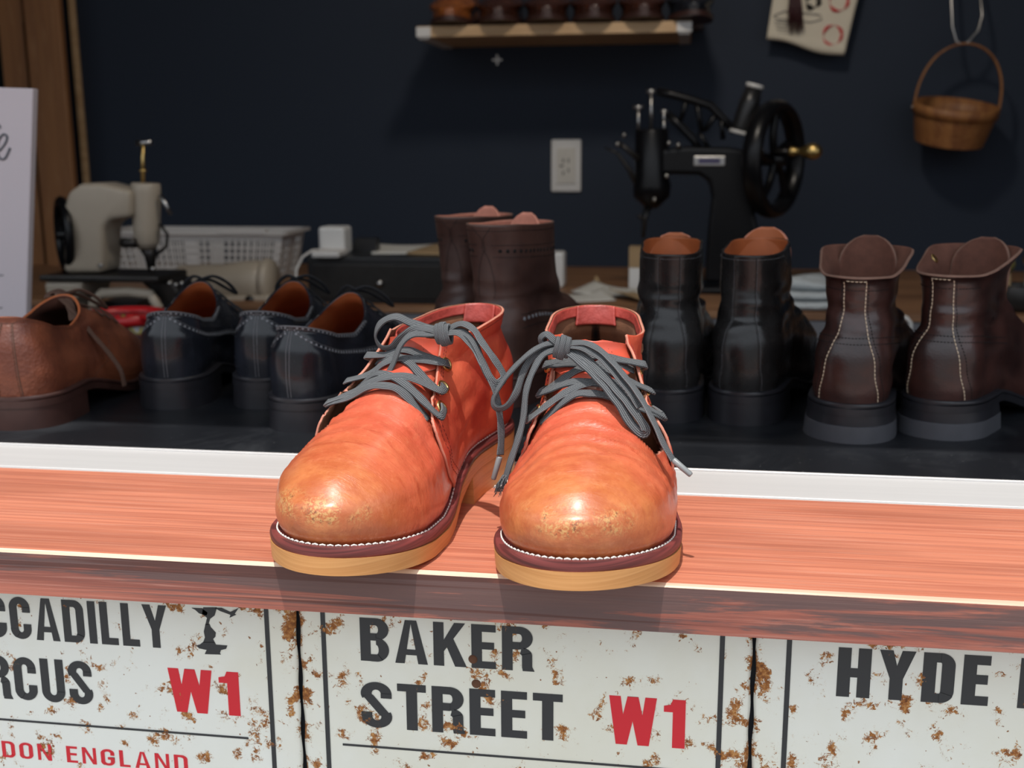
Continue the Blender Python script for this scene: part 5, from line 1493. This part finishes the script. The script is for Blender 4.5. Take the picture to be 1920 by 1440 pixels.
loc_(pm, MB().tube([Q(1214, 390), Q(1209, 412), Q(1206, 446)], [.0075, .0055, .0035], 10).tube([Q(1196, 404), Q(1206, 410)], .004, 8), 'needle_bar', M_DKMET)
loc_(pm, MB().tube([Q(1221, 246), Q(1221, 172)], .0032, 10).tube([Q(1212, 171), Q(1230, 171)], .0042, 10), 'presser_post', M_STEEL)
loc_(pm, MB().tube([Q(1197, 252), Q(1197, 204)], .0028, 10).tube([Q(1187, 201), Q(1207, 201)], .0038, 10), 'tension_screw', M_STEEL)
loc_(pm, MB().tube([Q(1245, 250), Q(1245, 224)], .003, 10).tube([Q(1239, 209), Q(1252, 209)], .004, 10).tube([Q(1245, 238), Q(1245, 205)], .0028, 8), 'thread_post', M_STEEL)
loc_(pm, MB().tube([Q(1200, 300, -.02), Q(1176, 280, -.025), Q(1160, 268, -.025)], [.006, .005, .004], 10).tube([Q(1134, 276, -.02), Q(1158, 288, -.02), Q(1180, 318, -.02), Q(1196, 350, -.01)], [.0015, .003, .005, .006], 10), 'side_lever', M_DKMET)
for (px, py) in ((1158, 270), (1170, 253), (1254, 268), (1272, 272), (1227, 374), (1250, 330)):
    loc_(pm, MB().lathe([(0, -.005), (.0045, -.004), (.0045, .002), (0, .003)], Q(px, py, -.03), (0, 1, 0), 12), 'screw', M_STEEL)
mb = MB()
mb.tube([Q(1232, 172), Q(1262, 178), Q(1300, 188), Q(1332, 198), Q(1355, 222), (Q(1378, 246))], .0078, 8)
mb.tube([Q(1252, 214), Q(1275, 236), Q(1300, 262), Q(1312, 280)], .0078, 8)
for a1, b1 in (((1288, 188), (1276, 226)), ((1306, 192), (1316, 248)), ((1345, 212), (1320, 246)), ((1352, 222), (1356, 262)), ((1310, 248), (1330, 280))): mb.tube([Q(*a1), Q(*b1)], .0050, 8)
loc_(pm, mb, 'truss', M_JAPAN)
s0, s1 = Q(1388, 252), Q(1416, 158); sl = (s1-s0).length
sp_ = loc_(pm, MB().lathe([(.0, .004), (.019, .006), (.0205, .012), (.0195, sl*.6), (.015, sl-.008), (0, sl-.006)], s0, s1-s0, 26), 'thread_spool', M_BLACKP)
loc_(pm, MB().lathe([(0, 0), (.0225, 0), (.0225, .006), (0, .006)], s0, s1-s0, 24), 'spool_base', M_WHITEP, 'white spool base')
loc_(pm, MB().lathe([(0, sl-.007), (.0165, sl-.007), (.0165, sl), (0, sl)], s0, s1-s0, 24), 'spool_top', M_WHITEP, 'white spool top')
axle = Vector((math.cos(.50), -math.sin(.50), 0)); u = Vector((math.sin(.50), math.cos(.50), 0)); up = Vector((0, 0, 1))
wc = Q(1452, 299, -.02); RW = .0965
mb = MB(); P = []
for i in range(56):
    an = 2*PI*i/56; c_ = wc+(u*math.cos(an)+up*math.sin(an))*RW; rd = (u*math.cos(an)+up*math.sin(an))
    P.append([tuple(c_+axle*(.019*math.cos(b))+rd*(.0125*math.sin(b))) for b in np.linspace(0, 2*PI, 14, endpoint=False)])
P.append(P[0]); mb.grid(P, closed_u=True, flip=True)
hw = loc_(pm, mb, 'hand_wheel', M_JAPAN)
mb = MB()
for k in range(5):
    an = 2*PI*k/5+.3; e1 = wc+(u*math.cos(an)+up*math.sin(an))*RW; m1 = wc+(u*math.cos(an+.25)+up*math.sin(an+.25))*RW*.5
    mb.tube(catmull([tuple(wc), tuple(m1), tuple(e1)], 8), .0075, 8)
mb.tube([wc-axle*.05, wc+axle*.022], .012, 16)
loc_(pm, mb, 'wheel_spokes', M_JAPAN)
kb = Q(1480, 284, -.05)
loc_(pm, MB().lathe([(.0, 0), (.0085, .001), (.0095, .006), (.007, .012), (.0065, .022), (.009, .028), (.0135, .036), (.0150, .046), (.012, .056), (.006, .061), (0, .062)], kb, axle, 22), 'crank_knob', M_BRASS, 'brass crank knob')
loc_(pm, MB().tube([kb-axle*.03, kb+axle*.004], .005, 10), 'crank_pin', M_DKMET)
bc = Q(1330, 302, -.026)
bd_ = MB().box((0, 0, 0), (.058, .003, .018)); o = bd_.build('maker_badge', M_STEEL, pm); o.location = (bc.x-pm.location.x, bc.y-pm.location.y+.002, bc.z-pm.location.z); mod_bevel(o, .0014)
MB().box((0, -.0018, 0), (.040, .0006, .009)).build('badge_field', M_BLUEPL, o)
o = MB().lathe([(0, 0), (.010, 0), (.010, .028), (.004, .036), (.003, .046), (0, .046)], (0, 0, 0), (0, 0, 1), 18).build('green_oiler', simple('green_plastic', (0.02, 0.13, 0.07), 0.4))
gp = Q(1430, 440, -.03); o.location = (gp.x, YP-.095, ZB_); o.scale = (1, 1, 2.4); tag(o, 'small green bottle beside the foot of the black machine', 'bottle')

# outlet on the wall
oc = P3(1061.5, 311, 1.995); ou = empty('wall_outlet', (oc.x, 2.0, oc.z), 0, 'off-white outlet plate on the navy wall', 'outlet')
o = MB().box((0, -.004, 0), (.069, .008, .118)).build('cover_plate', M_WHITEP, ou); mod_bevel(o, .004, 3)
o = MB().box((0, -.009, 0), (.042, .004, .080)).build('socket_insert', M_PAPER, ou); mod_bevel(o, .001)
for (x, z, a1, b1) in ((-.006, .012, .003, .009), (.006, .012, .003, .009), (-.006, -.016, .003, .009), (.006, -.010, .003, .009), (-.010, .0, .008, .004)):
    MB().box((x, -.0112, z), (a1, .0006, b1)).build('slot', M_DKMET, ou)
ax_ = P3(932, 112, 1.995); o = MB().box((0, -.002, 0), (.022, .003, .004)).box((0, -.002, 0), (.004, .003, .022)).build('wall_cross', M_STEEL); o.location = (ax_.x, 2.0, ax_.z); tag(o, 'tiny cross-shaped mark on the wall under the shelf', 'hook')  # small cross mark on the wall, built as two thin bars

# shelf with shoes
xs0, xs1, zs0, zs1 = -.555, .0036, .460, .482
sh = MB().box(((xs0+xs1)/2, 1.87, (zs0+zs1)/2), (xs1-xs0, .26, zs1-zs0)).build('wall_shelf', M_PALEW); mod_bevel(sh, .0015)
tag(sh, 'pale wooden shelf high on the navy wall carrying brown shoes', 'shelf')
for x in (xs0+.016, xs1-.014):
    o = MB().box((x, 1.739, (zs0+zs1)/2-.001), (.030, .010, zs1-zs0-.002)).build('bracket_cap', M_WHITEP, sh); mod_bevel(o, .001)
    MB().box((x, 1.86, zs0-.002), (.022, .24, .004)).build('bracket_arm', M_GREYP, sh)
M_SHELFSH = leather('mahogany_shoe_leather', (0.085, 0.028, 0.015), (0.030, 0.010, 0.007), 0.22, 800, 0.05, spec=.6, coat=.3)
M_SHELFT = leather('cognac_shoe_leather', (0.42, 0.13, 0.03), (0.20, 0.06, 0.018), 0.25, 800, 0.05, spec=.6, coat=.3)
def shelf_shoe(px, label, up, first=None, ang=0.0):
    x = P3(px, 30, 1.72).x
    if first is None:
        ft, root = footwear('oxford_shoe', 1, (x, 1.99, zs1+.0005), 180, label, 'shoes on the wall shelf', up, M_TANLIN, [M_BRSOLE], LOWR, cat='shoe', rows=50, n=36, wk=.80)
        mb = MB(); seam(ft, mb, [(.10, .52), (.05, .46), (0, .45), (-.05, .46), (-.10, .52)], .003, .002, .0005); mb.build('toe_seam', M_BRLACE, root)
        front_laces(ft, root, M_BRLACE)
        return root
    r = first.copy(); COL.objects.link(r); r.matrix_basis = Matrix.Translation((x, first.matrix_basis.translation.y, first.matrix_basis.translation.z)) @ Matrix.Rotation(ang, 4, 'Z')
    r['label'] = label
    for ch in list(first.children):
        c = ch.copy(); COL.objects.link(c); c.parent = r
        if up is not None and ch.name.startswith('upper'):
            c.data = ch.data.copy(); c.data.materials[0] = up; c.data.materials[2] = up
    return r
ss = shelf_shoe(927, 'dark brown shoe on the shelf, just right of the cognac one', M_SHELFSH)
shelf_shoe(836, 'cognac brown shoe at the left end of the shelf', M_SHELFT, ss)
shelf_shoe(1018, 'dark brown shoe on the shelf, middle of the row', None, ss)
shelf_shoe(1107, 'dark brown shoe on the shelf, second from its right end', None, ss)
shelf_shoe(1200, 'dark brown shoe on the shelf, nearest its right end', M_SHELFSH, ss)
shelf_shoe(1293, 'dark shoe standing half over the right end of the shelf', M_BLACKL, ss)

# hanging card with red stamps and a tassel of thread
YK = 1.955
c0, c1, c2, c3 = P3(1458, -60, YK), P3(1622, -60, YK), P3(1582, 106, YK), P3(1437, 74, YK)
kd = empty('hanging_card', tuple(c0.lerp(c1, .5)), 0, 'cream card with red stamped rings hanging on the navy wall', 'card')
nu, nv = 24, 24; V = []
for i in range(nv+1):
    for j in range(nu+1):
        a1, b1 = j/nu, i/nv
        p = c0.lerp(c1, a1).lerp(c3.lerp(c2, a1), b1)
        cu = max(0, b1-.86)/.14
        V.append(p + Vector((0, -.012*math.sin(cu*PI*.5)+.010*(1-math.cos(cu*PI*.5)), .004*math.sin(a1*7)*cu)))
mb = MB().add(V, [(i*(nu+1)+j, (i+1)*(nu+1)+j, (i+1)*(nu+1)+j+1, i*(nu+1)+j+1) for i in range(nv) for j in range(nu)])
M_CARDW = simple('cream_stamped_card', (0.66, 0.60, 0.48), 0.65, var=0.08, vs=18)
o = loc_(kd, mb, 'card_sheet', M_CARDW); sd = o.modifiers.new('thickness', 'SOLIDIFY'); sd.thickness = .003; sd.offset = 0
def ring_px(px, py, r_, w_, mat, name):
    c = P3(px, py, YK-.004); pts = [c+Vector((math.cos(a_)*r_, 0, math.sin(a_)*r_*1.05)) for a_ in np.linspace(0, 2*PI, 30, endpoint=False)]
    loc_(kd, MB().tube(pts, [w_*(.6+.5*math.sin(i*.7)) for i in range(30)], 6, closed=True), name, mat)
M_STAMP = simple('red_ink', (0.60, 0.03, 0.04), 0.7, var=.4, vs=120); M_LINEK = simple('grey_ink', (0.16, 0.15, 0.15), 0.8)
ring_px(1561, 66, .019, .0032, M_STAMP, 'red_ring'); ring_px(1573, 2, .019, .0034, M_STAMP, 'red_ring')
ring_px(1524, 2, .013, .006, M_DKMET, 'dark_grommet')
for k in range(5):
    q0, q1 = P3(1452+2*k, 40+7*k, YK-.0035), P3(1482+k, 43+7*k, YK-.0035)
    loc_(kd, MB().tube([q0, q1], .0009, 5), 'printed_line', M_LINEK)
loc_(kd, MB().tube([P3(x, y, YK-.004) for x, y in ((1450, 30), (1470, 21), (1505, 24), (1538, 28), (1541, 36), (1520, 42), (1490, 38), (1460, 36))], .0010, 5, closed=True), 'printed_outline', M_LINEK)
ts = MB()
for k in range(70):
    x = 1478+random.uniform(0, 26); y1 = random.uniform(40, 66)
    ts.tube([P3(1492+random.uniform(-9, 9), -50, 1.944), P3(x, 15, 1.940+random.uniform(-.004, .004)), P3(x+random.uniform(-4, 6), y1, 1.941)], [.0011, .0011, .0005], 4)
o = ts.build('thread_tassel', M_MAROON); tag(o, 'tassel of dark maroon waxed thread hanging in front of the cream card', 'tassel', kind='stuff')
MB().tube([(P3(1492, -48, 1.944)), (P3(1492, -48, 2.0))], .003, 8).build('nail', M_STEEL, None)
bpy.data.objects['nail'].parent = kd; bpy.data.objects['nail'].matrix_parent_inverse = kd.matrix_basis.inverted()

# trug basket on a long wire hook
YW = 1.90; bc = P3(1793, 199, YW)
bb = empty('wooden_trug', tuple(bc), 0, 'small round wooden trug basket hanging from a wire hook', 'basket')
TH = Matrix.Rotation(math.radians(5), 3, 'Y'); TB = TH @ Matrix.Rotation(math.radians(13), 3, 'X')
ra, rb = .0830, .078
mb = MB(); P = []
for (k_, z) in ((1.0, .0), (.97, -.022), (.90, -.050), (.83, -.074), (.83, -.076), (.80, -.076), (.86, -.050), (.93, -.022), (.965, .0), (1.0, .0)):
    P.append([tuple(TB @ Vector((ra*k_*math.cos(a_), rb*k_*math.sin(a_), z+.012*math.cos(a_)*0))) for a_ in np.linspace(0, 2*PI, 48, endpoint=False)])
mb.grid(P, closed_u=True, flip=True); mb.build('basket_body', M_BASKET, bb)
MB().add([tuple(TB @ Vector((ra*.82*math.cos(a_), rb*.82*math.sin(a_), -.074))) for a_ in np.linspace(0, 2*PI, 48, endpoint=False)], [tuple(range(48))]).build('bottom', M_BASKET, bb)
mb = MB(); P = []
for (k_, z) in ((1.0, .004), (1.035, .004), (1.03, -.018), (.985, -.018)): P.append([tuple(TB @ Vector((ra*k_*math.cos(a_), rb*k_*math.sin(a_), z))) for a_ in np.linspace(0, 2*PI, 48, endpoint=False)])
mb.grid(P+[P[0]], closed_u=True, flip=True); mb.build('rim_band', M_BASKET, bb)
mb = MB(); pts = []; ups = []
hh = P3(1800, 82, YW).z-bc.z
for t in np.linspace(0, 1, 15):
    an = PI*t; pts.append(np.array(TH @ Vector((-math.cos(an)*ra*1.02*(1.0+.06*math.sin(an)), 0, (hh+.012)*math.sin(an)**.85-.012)))+np.array([.004*math.sin(an), 0, 0])); ups.append(np.array([-math.cos(an), 0, math.sin(an)+.05]))
ribbon(mb, pts, ups, .012, .0045, n=90); mb.build('handle', M_BASKET, bb)
for sg in (-1, 1): MB().lathe([(0, -.003), (.003, -.002), (.003, .002), (0, .002)], TB @ Vector((sg*ra*1.05, 0, -.008)), (1, 0, 0), 10).build('rivet', M_STEEL, bb)
o = MB().tube([P3(1783, -60, 1.93), P3(1784, 0, 1.915), P3(1786, 50, 1.905), P3(1793, 77, 1.90), P3(1803, 83, 1.90), P3(1815, 79, 1.90), P3(1834, 58, 1.905), P3(1842, 30, 1.91), P3(1839, 0, 1.92), P3(1832, -60, 1.95)], .0030, 10).build('wire_hook', M_STEEL)
tag(o, 'long bent wire hook carrying the wooden trug basket', 'hook')

# pinkish white sign board at the far left
YG = .70
g0, g1, g2, g3 = P3(-160, 158, YG), P3(62, 166, YG), P3(47, 660, YG), P3(-160, 655, YG)
zlow = .0015; g2 = g2.lerp(g1, (zlow-g2.z)/(g1.z-g2.z)); g3 = g3.lerp(g0, (zlow-g3.z)/(g0.z-g3.z))
gb = empty('sign_board', (g2.x-.05, YG, 0), 0, 'pinkish white board with grey script lettering, cut off by the left edge', 'sign board')
mb = MB(); V = [tuple(p) for p in (g0, g1, g2, g3)]+[tuple(p+Vector((0, .012, 0))) for p in (g0, g1, g2, g3)]
mb.add(V, [(3, 2, 1, 0), (4, 5, 6, 7), (0, 1, 5, 4), (1, 2, 6, 5), (2, 3, 7, 6), (3, 0, 4, 7)], sm=False)
o = loc_(gb, mb, 'panel', M_PINKW); mod_bevel(o, .0015)
loc_(gb, MB().tube(catmull([tuple(P3(x, y, YG-.0008)) for x, y in ((-18, 290), (-2, 283), (10, 268), (13, 256), (6, 252), (-2, 262), (-5, 282), (0, 297), (9, 297), (17, 282), (18, 277))], 60), .0013, 8), 'script_lettering', M_INKG)
loc_(gb, MB().tube(catmull([tuple(P3(x, y, YG-.0008)) for x, y in ((-30, 300), (-12, 262), (-3, 236), (1, 240))], 30), .0011, 8), 'script_lettering', M_INKG)
for (x, y, ln_) in ((0, 517, 6), (0, 578, 4)): loc_(gb, MB().tube([P3(x-14, y, YG-.0006), P3(x+ln_, y-1, YG-.0006)], .0006, 6), 'small_print', M_INKG)

# post, thin strip and window frame in the back left corner
def tr(name, c, d, mat, lb=None):
    o = struct(name, c, d, mat, .003)
    if lb: o['label'] = lb
tr('trim_3', (-1.470, 1.90, .33), (.088, .02, 2.34), M_POST, 'brown wooden post at the back left')
tr('trim_4', (-1.4500, 1.992, .33), (.014, .016, 2.34), M_PALEW)
wn = empty('window_1', (-1.80, 1.93, .35), 0); wn['kind'] = 'structure'
for (z, h_) in ((.20, .045), (-.55, .08), (.85, .08)): MB().box((0, 0, z), (.55, .05, h_)).build('window_bar', M_POST, wn)
MB().box((0, .035, 0), (.55, .006, 1.6)).build('pane', M_GLASSY, wn)
for x in (-.25, .243): MB().box((x, 0, .1), (.06, .052, 1.6)).build('window_stile', M_POST, wn)
